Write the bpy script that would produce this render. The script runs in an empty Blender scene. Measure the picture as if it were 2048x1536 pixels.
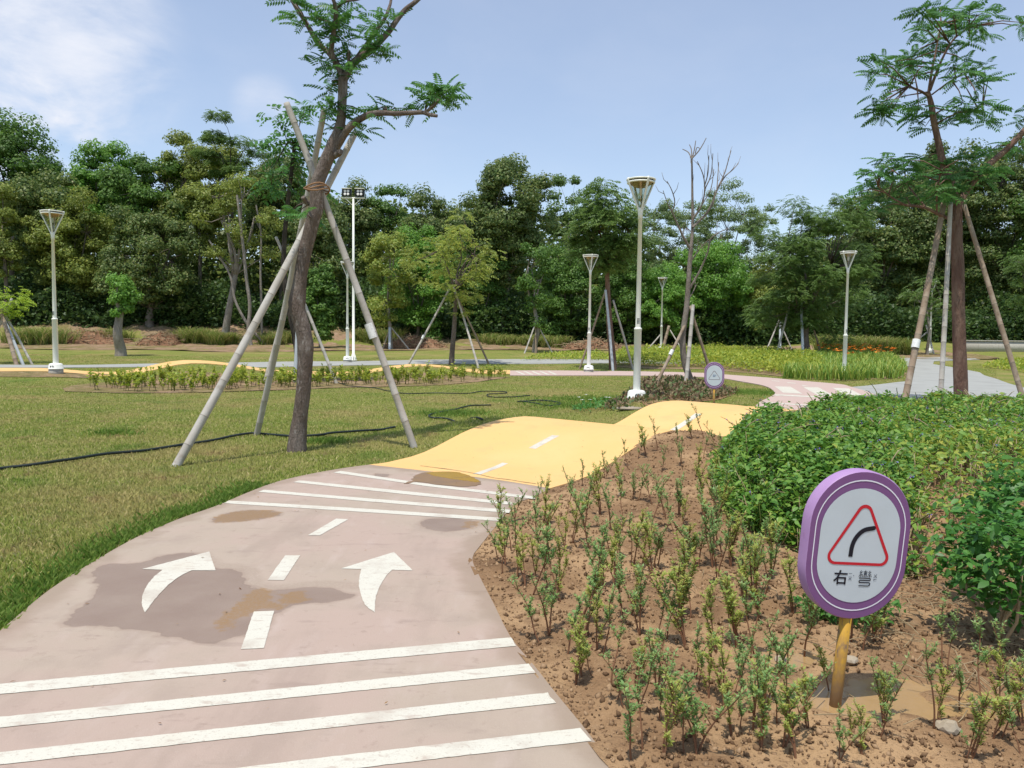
import bpy, bmesh, math, random
import numpy as np
from mathutils import Vector, Matrix, noise as mnoise
from mathutils.geometry import delaunay_2d_cdt

# ------------------------------------------------------------------ camera, sky, sun, exposure
S = bpy.context.scene
COL = S.collection
F_PX = 1550.0; PITCH = math.radians(3.45); ROLL = 0.0114; EYE = 1.6
cam = bpy.data.cameras.new('camera'); cam_o = bpy.data.objects.new('camera', cam); COL.objects.link(cam_o)
cam.sensor_width = 36; cam.lens = F_PX / 2048 * 36; cam.clip_end = 2000; cam.clip_start = 0.05
CM = Matrix.Rotation(math.pi / 2 - PITCH, 4, 'X') @ Matrix.Rotation(ROLL, 4, 'Z')
cam_o.matrix_world = Matrix.Translation((0, 0, EYE)) @ CM
S.camera = cam_o
S.render.resolution_x = 1024; S.render.resolution_y = 768
S.view_settings.view_transform = 'Standard'; S.view_settings.look = 'None'
S.view_settings.exposure = 0.22; S.view_settings.gamma = 1.0
S.cycles.max_bounces = 6; S.cycles.diffuse_bounces = 3; S.cycles.transmission_bounces = 5
S.cycles.transparent_max_bounces = 8; S.cycles.caustics_reflective = False; S.cycles.caustics_refractive = False

SUN = Vector((-0.14, -0.28, 1.0)).normalized()          # direction towards the sun
sun = bpy.data.lights.new('sun', 'SUN'); sun.energy = 3.7; sun.angle = math.radians(0.5); sun.color = (1.0, 0.95, 0.87)
sun_o = bpy.data.objects.new('sun', sun); COL.objects.link(sun_o)
sun_o.rotation_mode = 'QUATERNION'; sun_o.rotation_quaternion = SUN.to_track_quat('Z', 'Y')
ELEV = math.asin(SUN.z); ROTZ = math.atan2(SUN.x, SUN.y)

W = bpy.data.worlds.new('World'); S.world = W; W.use_nodes = True
nt = W.node_tree; nt.nodes.clear()
wout = nt.nodes.new('ShaderNodeOutputWorld'); bg = nt.nodes.new('ShaderNodeBackground')
sky = nt.nodes.new('ShaderNodeTexSky'); sky.sky_type = 'NISHITA'; sky.sun_disc = False
sky.sun_elevation = ELEV; sky.sun_rotation = ROTZ; sky.air_density = 1.0; sky.dust_density = 0.6; sky.ozone_density = 2.0
bg.inputs['Strength'].default_value = 0.15
tc = nt.nodes.new('ShaderNodeTexCoord')

def cam_dir(px, py):
    v = CM.to_3x3() @ Vector(((px - 1024) / F_PX, -(py - 768) / F_PX, -1.0))
    return v
def region_mask(px, py, r0, r1):
    d = cam_dir(px, py).normalized()
    dot = nt.nodes.new('ShaderNodeVectorMath'); dot.operation = 'DOT_PRODUCT'; dot.inputs[1].default_value = d
    nt.links.new(tc.outputs['Generated'], dot.inputs[0])
    m = nt.nodes.new('ShaderNodeMapRange'); m.interpolation_type = 'SMOOTHSTEP'
    m.inputs['From Min'].default_value = math.cos(math.radians(r1)); m.inputs['From Max'].default_value = math.cos(math.radians(r0))
    nt.links.new(dot.outputs['Value'], m.inputs['Value'])
    return m.outputs['Result']
def wmath(op, a, b):
    m = nt.nodes.new('ShaderNodeMath'); m.operation = op; m.use_clamp = (op == 'ADD')
    for i, v in enumerate((a, b)):
        if isinstance(v, (int, float)): m.inputs[i].default_value = v
        else: nt.links.new(v, m.inputs[i])
    return m.outputs[0]
wmap = nt.nodes.new('ShaderNodeMapping'); wmap.inputs['Scale'].default_value = (1.0, 1.0, 1.9)
nt.links.new(tc.outputs['Generated'], wmap.inputs['Vector'])
wn = nt.nodes.new('ShaderNodeTexNoise'); wn.inputs['Scale'].default_value = 5.5; wn.inputs['Detail'].default_value = 9
wn.inputs['Roughness'].default_value = 0.58; wn.inputs['Distortion'].default_value = 0.25
nt.links.new(wmap.outputs[0], wn.inputs['Vector'])
def nz(lo, hi):
    m = nt.nodes.new('ShaderNodeMapRange'); m.interpolation_type = 'SMOOTHSTEP'
    m.inputs['From Min'].default_value = lo; m.inputs['From Max'].default_value = hi
    nt.links.new(wn.outputs['Fac'], m.inputs['Value']); return m.outputs['Result']
big = wmath('MULTIPLY', region_mask(60, 100, 2.0, 9.5), nz(0.27, 0.58))
low = wmath('MULTIPLY', region_mask(75, 262, 1, 4.2), wmath('MULTIPLY', nz(0.3, 0.65), 0.75))
mid = wmath('MULTIPLY', region_mask(530, 215, 0.2, 2.6), wmath('MULTIPLY', nz(0.3, 0.7), 0.45))
cl = wmath('ADD', big, wmath('ADD', low, mid))
veil = wmath('MULTIPLY', nz(0.35, 0.8), 0.10)
cl = wmath('ADD', wmath('MULTIPLY', wmath('ADD', cl, veil), 0.74), 0.24)
mix = nt.nodes.new('ShaderNodeMix'); mix.data_type = 'RGBA'
mix.inputs[7].default_value = (4.9, 5.1, 5.65, 1)
nt.links.new(cl, mix.inputs[0]); nt.links.new(sky.outputs[0], mix.inputs[6])
nt.links.new(mix.outputs[2], bg.inputs['Color']); nt.links.new(bg.outputs[0], wout.inputs['Surface'])

# ------------------------------------------------------------------ helpers
RNG = np.random.default_rng(7); random.seed(7)

def vmat(name, base, rough=0.85, spec=0.3, noise=None, bump=None, island=None, translucent=0.0, metallic=0.0, extra=None, coord='Object'):
    """base colour + list of noise layers (colour, scale, lo, hi, amount[, stretch])"""
    m = bpy.data.materials.new(name); m.use_nodes = True
    t = m.node_tree; t.nodes.clear(); L = t.links.new
    out = t.nodes.new('ShaderNodeOutputMaterial'); b = t.nodes.new('ShaderNodeBsdfPrincipled')
    b.inputs['Roughness'].default_value = rough; b.inputs['Specular IOR Level'].default_value = spec; b.inputs['Metallic'].default_value = metallic
    tcn = t.nodes.new('ShaderNodeTexCoord')
    rgb = t.nodes.new('ShaderNodeRGB'); rgb.outputs[0].default_value = (*base, 1); col = rgb.outputs[0]
    if island:
        g = t.nodes.new('ShaderNodeNewGeometry')
        cr = t.nodes.new('ShaderNodeValToRGB'); e = cr.color_ramp.elements
        e[0].position = 0; e[0].color = (*island[0], 1); e[1].position = 1; e[1].color = (*island[-1], 1)
        for i, c in enumerate(island[1:-1]):
            q = e.new((i + 1) / (len(island) - 1)); q.color = (*c, 1)
        L(g.outputs['Random Per Island'], cr.inputs[0]); col = cr.outputs[0]
    for lay in (noise or []):
        c, sc, lo, hi, amt = lay[:5]; st = lay[5] if len(lay) > 5 else (1, 1, 1)
        mp = t.nodes.new('ShaderNodeMapping'); mp.inputs['Scale'].default_value = st
        L(tcn.outputs[coord], mp.inputs['Vector'])
        n = t.nodes.new('ShaderNodeTexNoise'); n.inputs['Scale'].default_value = sc; n.inputs['Detail'].default_value = 6; n.inputs['Roughness'].default_value = 0.6
        L(mp.outputs[0], n.inputs['Vector'])
        r = t.nodes.new('ShaderNodeMapRange'); r.interpolation_type = 'SMOOTHSTEP'; r.inputs['From Min'].default_value = lo; r.inputs['From Max'].default_value = hi; r.inputs['To Max'].default_value = amt
        L(n.outputs['Fac'], r.inputs['Value'])
        mx = t.nodes.new('ShaderNodeMix'); mx.data_type = 'RGBA'; mx.inputs[7].default_value = (*c, 1)
        L(r.outputs['Result'], mx.inputs[0]); L(col, mx.inputs[6]); col = mx.outputs[2]
    L(col, b.inputs['Base Color'])
    if bump:
        prev = None
        for sc, dist, st in bump:
            mp = t.nodes.new('ShaderNodeMapping'); mp.inputs['Scale'].default_value = st
            L(tcn.outputs[coord], mp.inputs['Vector'])
            n = t.nodes.new('ShaderNodeTexNoise'); n.inputs['Scale'].default_value = sc; n.inputs['Detail'].default_value = 5
            L(mp.outputs[0], n.inputs['Vector'])
            bp = t.nodes.new('ShaderNodeBump'); bp.inputs['Distance'].default_value = dist; bp.inputs['Strength'].default_value = 1.0
            L(n.outputs['Fac'], bp.inputs['Height'])
            if prev: L(prev, bp.inputs['Normal'])
            prev = bp.outputs[0]
        L(prev, b.inputs['Normal'])
    surf = b.outputs[0]
    if translucent:
        tr = t.nodes.new('ShaderNodeBsdfTranslucent'); ms = t.nodes.new('ShaderNodeMixShader'); ms.inputs[0].default_value = translucent
        hs = t.nodes.new('ShaderNodeHueSaturation'); hs.inputs['Value'].default_value = 1.5; hs.inputs['Hue'].default_value = 0.49; L(col, hs.inputs['Color'])
        L(hs.outputs[0], tr.inputs['Color']); L(surf, ms.inputs[1]); L(tr.outputs[0], ms.inputs[2]); surf = ms.outputs[0]
    L(surf, out.inputs['Surface'])
    if extra: extra(t, b, L, tcn)
    return m

def link(name, me, m=None, parent=None, loc=None):
    o = bpy.data.objects.new(name, me); COL.objects.link(o)
    if me is not None and m is not None: me.materials.append(m)
    if parent is not None: o.parent = parent
    if loc is not None: o.location = loc
    return o
def tag(o, label=None, cat=None, group=None, kind=None):
    if label: o['label'] = label
    if cat: o['category'] = cat
    if group: o['group'] = group
    if kind: o['kind'] = kind
    return o
def thing(name, label, cat, loc=(0, 0, 0), rotz=0, group=None):
    o = bpy.data.objects.new(name, None); COL.objects.link(o); o.empty_display_size = 0.1
    o.location = loc; o.rotation_euler = (0, 0, rotz)
    return tag(o, label, cat, group)
def copy_tree(o, parent=None):
    c = o.copy(); COL.objects.link(c); c.parent = parent
    for ch in o.children: copy_tree(ch, c)
    return c

class Acc:
    """collects vertices and faces as numpy arrays, builds one mesh"""
    def __init__(s): s.v = []; s.q = []; s.t = []; s.n = 0; s.ng = []
    def add(s, v, quads=None, tris=None):
        v = np.asarray(v, float).reshape(-1, 3)
        if quads is not None and len(quads): s.q.append(np.asarray(quads, np.int64).reshape(-1, 4) + s.n)
        if tris is not None and len(tris): s.t.append(np.asarray(tris, np.int64).reshape(-1, 3) + s.n)
        s.v.append(v); s.n += len(v)
    def mesh(s, name, smooth=False):
        me = bpy.data.meshes.new(name)
        v = np.concatenate(s.v) if s.v else np.zeros((0, 3))
        q = np.concatenate(s.q) if s.q else np.zeros((0, 4), np.int64)
        t = np.concatenate(s.t) if s.t else np.zeros((0, 3), np.int64)
        idx = np.concatenate([q.ravel(), t.ravel()]).astype(np.int32)
        tot = np.concatenate([np.full(len(q), 4), np.full(len(t), 3)]).astype(np.int32)
        st = np.concatenate([[0], np.cumsum(tot)[:-1]]).astype(np.int32) if len(tot) else np.zeros(0, np.int32)
        me.vertices.add(len(v)); me.vertices.foreach_set('co', v.astype(np.float32).ravel())
        me.loops.add(len(idx)); me.loops.foreach_set('vertex_index', idx)
        me.polygons.add(len(tot)); me.polygons.foreach_set('loop_start', st); me.polygons.foreach_set('loop_total', tot)
        if smooth: me.polygons.foreach_set('use_smooth', np.ones(len(tot), bool))
        me.update(calc_edges=True); me.validate()
        return me
    def build(s, name, m, parent=None, smooth=False, loc=None):
        return link(name, s.mesh(name, smooth), m, parent, loc)
    def tube(s, pts, rad, n=7, cap=True):
        pts = [Vector(p) for p in pts]; k = len(pts)
        if not hasattr(rad, '__len__'): rad = [rad] * k
        ref = None; V = []
        for i, p in enumerate(pts):
            d = (pts[min(i + 1, k - 1)] - pts[max(i - 1, 0)])
            if d.length < 1e-9: d = Vector((0, 0, 1))
            d.normalize()
            if ref is None: ref = d.orthogonal().normalized()
            ref = (ref - d * ref.dot(d)); ref = ref.normalized() if ref.length > 1e-6 else d.orthogonal().normalized()
            b = d.cross(ref)
            for j in range(n):
                a = 2 * math.pi * j / n
                V.append(p + (ref * math.cos(a) + b * math.sin(a)) * rad[i])
        Q = [(i * n + j, i * n + (j + 1) % n, (i + 1) * n + (j + 1) % n, (i + 1) * n + j) for i in range(k - 1) for j in range(n)]
        T = []
        if cap:
            V.append(pts[0]); V.append(pts[-1]); c0 = k * n; c1 = c0 + 1
            T = [(c0, (j + 1) % n, j) for j in range(n)] + [(c1, (k - 1) * n + j, (k - 1) * n + (j + 1) % n) for j in range(n)]
        s.add([tuple(v) for v in V], Q, T)
    def lathe(s, prof, n=24, c=(0, 0, 0)):
        V = []; k = len(prof)
        for r, z in prof:
            for j in range(n):
                a = 2 * math.pi * j / n; V.append((c[0] + r * math.cos(a), c[1] + r * math.sin(a), c[2] + z))
        Q = [(i * n + j, i * n + (j + 1) % n, (i + 1) * n + (j + 1) % n, (i + 1) * n + j) for i in range(k - 1) for j in range(n)]
        s.add(V, Q)
    def box(s, c, sz, M=None):
        x, y, z = [q / 2 for q in sz]
        V = [Vector((a * x, b * y, d * z)) for a in (-1, 1) for b in (-1, 1) for d in (-1, 1)]
        if M is not None: V = [M @ v for v in V]
        V = [tuple(v + Vector(c)) for v in V]
        s.add(V, [(0, 1, 3, 2), (4, 6, 7, 5), (0, 4, 5, 1), (2, 3, 7, 6), (0, 2, 6, 4), (1, 5, 7, 3)])

def smooth_poly(pts, n=6):
    """Catmull-Rom resample"""
    P = [np.array(p, float) for p in pts]; P = [2 * P[0] - P[1]] + P + [2 * P[-1] - P[-2]]; out = []
    for i in range(1, len(P) - 2):
        for k in range(n):
            t = k / n; a, b, c, d = P[i - 1], P[i], P[i + 1], P[i + 2]
            out.append(0.5 * (2 * b + (c - a) * t + (2 * a - 5 * b + 4 * c - d) * t * t + (3 * b - a - 3 * c + d) * t ** 3))
    out.append(P[-2]); return out

def inpoly(x, y, poly):
    x = np.asarray(x, float); y = np.asarray(y, float); c = np.zeros(x.shape, bool); n = len(poly)
    for i in range(n):
        x1, y1 = poly[i][:2]; x2, y2 = poly[(i + 1) % n][:2]
        if y1 == y2: continue
        cond = ((y1 > y) != (y2 > y)) & (x < (x2 - x1) * (y - y1) / (y2 - y1) + x1)
        c ^= cond
    return c
def pdist(x, y, poly, closed=True):
    """distance to a polyline"""
    x = np.asarray(x, float); y = np.asarray(y, float); d = np.full(x.shape, 1e9); n = len(poly)
    for i in range(n if closed else n - 1):
        x1, y1 = poly[i][:2]; x2, y2 = poly[(i + 1) % n][:2]
        L2 = (x2 - x1) ** 2 + (y2 - y1) ** 2 + 1e-12
        t = np.clip(((x - x1) * (x2 - x1) + (y - y1) * (y2 - y1)) / L2, 0, 1)
        d = np.minimum(d, np.hypot(x - x1 - t * (x2 - x1), y - y1 - t * (y2 - y1)))
    return d

# ------------------------------------------------------------------ terrain
CL = [(-1.35, 3.0), (-1.5, 5.4), (-1.35, 7.0), (-0.58, 8.8), (1.12, 11.35), (2.64, 13.15), (4.05, 14.8), (6.6, 17.25), (8.5, 19.5)]
_s = [0]
for i in range(1, len(CL)): _s.append(_s[-1] + math.dist(CL[i], CL[i - 1]))
S0 = _s[3]
HK = [(-50, 0), (S0 + .5, 0), (S0 + 3.0, .32), (S0 + 5.3, -.07), (S0 + 7.6, .30), (S0 + 11.0, 0), (S0 + 80, 0)]
BK = [(-60, .1), (-24, .1), (-17.0, .22), (-14.7, .06), (-12.2, .5), (-8.6, .06), (-7, 0), (-4.0, .33), (-.8, 0), (60, 0)]
def cosk(s, keys):
    s = np.asarray(s, float); z = np.zeros(s.shape)
    for (a, za), (b, zb) in zip(keys[:-1], keys[1:]):
        m = (s >= a) & (s < b); t = (s - a) / (b - a); z = np.where(m, za + (zb - za) * (1 - np.cos(np.pi * t)) / 2, z)
    return z
def yback(x):
    return np.interp(x, [-40, -24, -18.5, -13.4, -9, -4, -.8, 8, 20], [26.5, 27.0, 27.3, 29.0, 31.0, 33.2, 35.0, 35.4, 35.4])
def sstep(a, b, x):
    t = np.clip((x - a) / (b - a), 0, 1); return t * t * (3 - 2 * t)
def TZ(x, y):
    x = np.asarray(x, float); y = np.asarray(y, float)
    best = np.full(x.shape, 1e9); ss = np.zeros(x.shape)
    for i in range(len(CL) - 1):
        x1, y1 = CL[i]; x2, y2 = CL[i + 1]; L = math.dist(CL[i], CL[i + 1])
        t = np.clip(((x - x1) * (x2 - x1) + (y - y1) * (y2 - y1)) / L ** 2, 0, 1)
        d = np.hypot(x - x1 - t * (x2 - x1), y - y1 - t * (y2 - y1)); m = d < best
        best = np.where(m, d, best); ss = np.where(m, _s[i] + t * L, ss)
    z = cosk(ss, HK) * (1 - sstep(1.5, 3.6, best))
    db = np.abs(y - yback(x)); xs = x + np.clip(-x / 30, 0, .6) * (y - yback(x)); z = z + cosk(xs, BK) * (1 - sstep(1.8, 4.2, db)) * (xs < -.79)
    z = z + 0.85 * np.clip((y - 38) / 24, 0, 1.0) + 0.25 * sstep(62, 90, y)
    bank = sstep(58.5, 66, y) * (0.35 + 1.15 * (1 - sstep(-16, 2, x)) + 0.7 * sstep(20, 28, x))
    z = z + bank * (1 - 0.12 * np.sin(x * .9) - .1 * np.sin(x * 2.3 + 1))
    z = z + 0.02 * np.sin(x * .7 + 1) * np.sin(y * .55) * sstep(5, 9, y) * sstep(3.2, 5, best)
    return z
def tz(x, y): return float(TZ(np.array([x]), np.array([y]))[0])
def G(px, py):
    """the ground point under a photo pixel"""
    d = cam_dir(px, py); o = Vector((0, 0, EYE)); d = d / d.y
    ts = np.concatenate([np.linspace(1, 30, 700), np.linspace(30, 140, 1400)])
    X = d.x * ts; Z = EYE + d.z * ts; below = Z < TZ(X, ts)
    k = int(np.argmax(below)) if below.any() else len(ts) - 1
    t = ts[k]
    if 0 < k:
        lo, hi = ts[k - 1], ts[k]
        for _ in range(14):
            mdl = (lo + hi) / 2
            if EYE + d.z * mdl < tz(d.x * mdl, mdl): hi = mdl
            else: lo = mdl
        t = hi
    return Vector((d.x * t, t, tz(d.x * t, t)))
def P(px, py, y):
    d = cam_dir(px, py); d = d / d.y * y
    return Vector((d.x, y, EYE + d.z))
def Gs(pts): return [tuple(G(a, b)[:2]) for a, b in pts]

def drape(name, poly, m, spacing, zoff, jitter=0.0, skirt=0.0, zfun=None, kind='structure', smooth=True):
    """polygon (world xy) laid over the terrain"""
    B = []
    n = len(poly)
    for i in range(n):
        a = poly[i]; b = poly[(i + 1) % n]; L = math.dist(a[:2], b[:2]); k = max(1, int(L / (spacing * 1.2)))
        for j in range(k): B.append((a[0] + (b[0] - a[0]) * j / k, a[1] + (b[1] - a[1]) * j / k))
    arr = np.array(B); x0, y0 = arr.min(0); x1, y1 = arr.max(0)
    gx, gy = np.meshgrid(np.arange(x0, x1, spacing), np.arange(y0, y1, spacing)); gx = gx.ravel(); gy = gy.ravel()
    if jitter: gx = gx + RNG.uniform(-jitter, jitter, gx.shape); gy = gy + RNG.uniform(-jitter, jitter, gy.shape)
    ok = inpoly(gx, gy, B); gx = gx[ok]; gy = gy[ok]
    ok = pdist(gx, gy, B) > spacing * 0.35; gx = gx[ok]; gy = gy[ok]
    pts = [Vector(p) for p in B] + [Vector(p) for p in zip(gx, gy)]
    nb = len(B)
    r = delaunay_2d_cdt(pts, [(i, (i + 1) % nb) for i in range(nb)], [], 1, 1e-5)
    v2 = np.array([(p.x, p.y) for p in r[0]]); faces = [f for f in r[2]]
    z = TZ(v2[:, 0], v2[:, 1]) + zoff
    if zfun is not None: z = z + zfun(v2[:, 0], v2[:, 1])
    v = np.column_stack([v2, z]); T = []
    for f in faces:
        for k in range(1, len(f) - 1): T.append((f[0], f[k], f[k + 1]))
    A = Acc(); A.add(v, None, T)
    if skirt:
        bb = np.array(B); zt = TZ(bb[:, 0], bb[:, 1]) + zoff
        top = np.column_stack([bb, zt]); bot = np.column_stack([bb, zt - skirt]); k = len(bb)
        # direction of the outline decides the winding
        A.add(np.concatenate([top, bot]), [(i, (i + 1) % k, k + (i + 1) % k, k + i) for i in range(k)])
    o = A.build(name, m, smooth=smooth)
    if kind: o['kind'] = kind
    return o
# ------------------------------------------------------------------ materials of the setting
M = {}
GREEN1 = (0.105, 0.155, 0.026); GREEN2 = (0.062, 0.115, 0.018); DRY = (0.25, 0.20, 0.085)
M['lawn'] = vmat('lawn', (0.225, 0.24, 0.06), 0.95, 0.1,
    noise=[((0.34, 0.27, 0.11), .35, .44, .64, .75), ((0.12, 0.19, 0.035), .8, .5, .72, .7), ((0.28, 0.18, 0.095), 1.7, .60, .76, .55), ((0.10, 0.13, 0.03), 35, .45, .7, .6), ((0.36, 0.31, 0.12), 60, .55, .75, .5)],
    bump=[(40, .03, (1, 1, 1)), (120, .015, (1, 1, 1))])
M['pink'] = vmat('pink_concrete', (0.40, 0.305, 0.25), 0.8, 0.3,
    noise=[((0.375, 0.31, 0.24), .55, .40, .60, .85), ((0.30, 0.225, 0.19), 2.2, .5, .75, .45), ((0.46, 0.37, 0.32), 5, .52, .75, .5, (1, .35, 1)), ((0.24, 0.18, 0.15), 6, .58, .72, .4, (.4, 1.5, 1)), ((0.26, 0.19, 0.15), 14, .58, .74, .4), ((0.30, 0.23, 0.185), 1.1, .52, .68, .45, (2.2, .5, 1)), ((0.5, 0.42, 0.36), 90, .55, .8, .3), ((0.16, 0.11, 0.08), 55, .73, .78, .7)],
    bump=[(160, .0015, (1, 1, 1)), (6, .004, (1, 1, 1))])
M['pink_far'] = vmat('pink_concrete_path', (0.48, 0.36, 0.315), 0.8, 0.3, noise=[((0.48, 0.37, 0.32), 1.2, .4, .7, .6), ((0.40, 0.31, 0.26), 6, .55, .75, .4)])
M['yellow'] = vmat('yellow_coating', (0.71, 0.44, 0.168), 0.75, 0.3,
    noise=[((0.72, 0.47, 0.20), .8, .4, .7, .8), ((0.60, 0.38, 0.17), 2.2, .52, .75, .5), ((0.50, 0.33, 0.15), 7, .62, .76, .45), ((0.38, 0.25, 0.10), 30, .68, .76, .7), ((0.86, 0.60, 0.26), 60, .6, .8, .25)],
    bump=[(140, .002, (1, 1, 1))])
M['grey'] = vmat('grey_paving', (0.34, 0.345, 0.32), 0.85, 0.3, noise=[((0.27, 0.27, 0.25), .8, .45, .7, .7), ((0.20, 0.20, 0.185), 7, .5, .75, .5, (.2, 1.6, 1))])
M['paint'] = vmat('white_road_paint', (0.58, 0.56, 0.475), 0.7, 0.3,
    noise=[((0.55, 0.50, 0.40), 2.5, .48, .75, .55), ((0.60, 0.56, 0.47), 25, .5, .8, .6), ((0.40, 0.32, 0.26), 70, .56, .70, .7), ((0.40, 0.31, 0.25), 9, .56, .70, .65, (1, 3, 1)), ((0.40, 0.33, 0.27), 3.2, .52, .70, .5), ((0.46, 0.42, 0.34), 130, .5, .7, .5)])
M['wet'] = vmat('damp_stain', (0.225, 0.155, 0.118), 0.5, 0.4,
    noise=[((0.27, 0.19, 0.14), 1.6, .4, .7, .7), ((0.19, 0.125, 0.105), 12, .5, .75, .5)], bump=[(160, .001, (1, 1, 1))])
M['damp_edge'] = vmat('dried_mud_rim', (0.33, 0.245, 0.20), 0.8, 0.3, noise=[((0.42, 0.33, 0.27), 5, .45, .7, .6), ((0.27, 0.2, 0.16), 20, .5, .7, .5)])
M['silt'] = vmat('silt', (0.27, 0.155, 0.065), 0.6, 0.3, noise=[((0.21, 0.125, 0.07), 8, .45, .7, .7), ((0.34, 0.21, 0.10), 20, .5, .7, .5)])
M['wet_yellow'] = vmat('wet_yellow_coating', (0.38, 0.215, 0.018), 0.2, 0.5, noise=[((0.28, 0.16, 0.03), 6, .45, .7, .7)])
M['wet_brown'] = vmat('wet_brown_silt', (0.26, 0.145, 0.06), 0.3, 0.5, noise=[((0.20, 0.12, 0.07), 6, .45, .7, .7)])
M['soil'] = vmat('garden_soil', (0.245, 0.148, 0.078), 0.95, 0.15,
    noise=[((0.40, 0.26, 0.14), 1.1, .42, .60, .9), ((0.12, 0.068, 0.038), 3.0, .5, .70, .65), ((0.36, 0.24, 0.14), 9, .56, .74, .5), ((0.10, 0.055, 0.03), 45, .56, .7, .5)],
    bump=[(30, .02, (1, 1, 1)), (110, .008, (1, 1, 1))])
M['soil_dry'] = vmat('bare_earth', (0.30, 0.20, 0.125), 0.95, 0.15,
    noise=[((0.19, 0.155, 0.06), .5, .42, .6, .9, (1, .6, 1)), ((0.40, 0.29, 0.20), 1.6, .5, .7, .6), ((0.09, 0.10, 0.03), 2.6, .5, .7, .8), ((0.16, 0.10, 0.06), 12, .5, .7, .5)],
    bump=[(3, .12, (1, 1, 1)), (14, .05, (1, 1, 1))])
M['mud'] = vmat('muddy_water', (0.34, 0.215, 0.095), 0.22, 0.4, noise=[((0.40, 0.26, 0.125), 2.5, .4, .7, .8), ((0.24, 0.155, 0.08), 7, .5, .75, .5)], bump=[(12, .003, (1, 1, 1))])

# ------------------------------------------------------------------ ground sheet
def axis(dense0, dense1, step, lo, hi):
    a = list(np.arange(dense0, dense1 + 1e-6, step)); s = step; v = dense1
    while v < hi: s *= 1.13; v += s; a.append(v)
    s = step; v = dense0
    while v > lo: s *= 1.13; v -= s; a.insert(0, v)
    return np.array(a)
gx = axis(-20, 14, .28, -400, 400); gy = axis(-1, 37, .28, -60, 700)
XX, YY = np.meshgrid(gx, gy); ZZ = TZ(XX.ravel(), YY.ravel())
A = Acc(); nx, ny = len(gx), len(gy)
ii = (np.arange(ny - 1)[:, None] * nx + np.arange(nx - 1)[None, :]).ravel()
A.add(np.column_stack([XX.ravel(), YY.ravel(), ZZ]), np.column_stack([ii, ii + 1, ii + nx + 1, ii + nx]))
o = A.build('ground', M['lawn'], smooth=True); o['kind'] = 'structure'; o['label'] = 'patchy green and dry lawn'

# ------------------------------------------------------------------ paths
NL = Gs([(0, 1275), (100, 1190), (200, 1125), (280, 1080), (360, 1045), (430, 1020), (500, 990), (560, 968), (640, 950), (700, 940), (738, 935)])
YB = Gs([(820, 944), (920, 956), (1010, 968), (1100, 983)])
NR = Gs([(1070, 1000), (1030, 1015), (1000, 1050), (962, 1098), (948, 1116), (945, 1132), (960, 1165), (988, 1220), (1020, 1285), (1068, 1345), (1112, 1402), (1165, 1468), (1215, 1536)])
near_pink = [(-2.35, -3), (-2.6, 0), (-2.72, 2.5)] + [tuple(p) for p in smooth_poly(NL, 4)] + YB + [tuple(p) for p in smooth_poly(NR[:4], 3)] + [tuple(p) for p in smooth_poly(NR[4:], 3)] + [(0.72, 1.9), (1.0, .5), (1.2, -3)]
PZ = 0.035
near_path = drape('pink_path', near_pink, M['pink'], .055, PZ, skirt=.05)
YL = [NL[-1], tuple(G(770, 931)[:2]), tuple(G(805, 923)[:2]), (-.72, 11.1), (.05, 12.05), (.8, 12.95), (1.55, 13.85), (2.3, 14.8), (3.1, 15.7), (4.2, 16.85), tuple(G(1492, 816)[:2])]
YR = [(7.6, 16.2), (6.2, 15.1), (5.0, 13.9), (4.3, 13.1), (3.7, 12.4), (3.0, 11.5), (2.2, 10.55), (1.3, 9.35), (.62, 8.3)]
yl = [tuple(p) for p in smooth_poly(YL, 5)]; yr = [tuple(p) for p in smooth_poly(YR, 5)]
yellow_poly = yl + yr + YB[::-1]
drape('yellow_path', yellow_poly, M['yellow'], .16, PZ + .001, skirt=.12)
INNER = Gs([(1492, 816), (1515, 810), (1530, 801), (1544, 794), (1550, 789), (1547, 784), (1538, 777), (1519, 771), (1480, 764), (1445, 758), (1386, 754.5), (1284, 752.5), (1150, 752), (1020, 752)])
OUTER = Gs([(1020, 742.5), (1240, 743.5), (1386, 746.5), (1445, 750), (1540, 757), (1600, 763), (1680, 770), (1700, 775), (1740, 787), (1765, 797), (1790, 807)])
junction = [tuple(p) for p in smooth_poly(INNER, 3)] + [tuple(p) for p in smooth_poly(OUTER, 3)] + [(9.6, 16.9), (7.6, 16.2)]
drape('pink_path', junction, M['pink_far'], .5, PZ, skirt=.08)
# undulating yellow path behind the lawn
bx = np.linspace(-32, G(1020, 747).x, 70)
hw = 1.6
yback_poly = [(x, yback(x) - hw) for x in bx] + [(x, yback(x) + hw) for x in bx[::-1]]
drape('yellow_path', yback_poly, M['yellow'], .45, PZ + .001, skirt=.12)
# grey path
gl = [(-45, 29.5), (-30, 32.6), (-22, 35.6), (-13, 39.2), (-5, 42.5), (0, 44), (8, 45.3), (14, 46), (20, 47.5)]
gpoly = [(x, y - 1.7) for x, y in gl] + [(x, y + 1.9) for x, y in gl[::-1]]
drape('grey_path', gpoly, M['grey'], .8, .03, skirt=.05)
plaza = Gs([(1703, 775.5), (1760, 770), (1812, 764), (1826, 757), (1824, 745), (1812, 730), (1790, 718), (1850, 714.5), (1945, 716), (1960, 720), (1868, 723), (1866, 729), (1960, 746), (2048, 777), (2150, 815)]) + [(16, 18.5), (12, 17.6), (9.7, 17.0)] + Gs([(1790, 808), (1765, 798), (1740, 788)])
drape('grey_path', plaza, M['grey'], .7, .031, skirt=.05)

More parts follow.
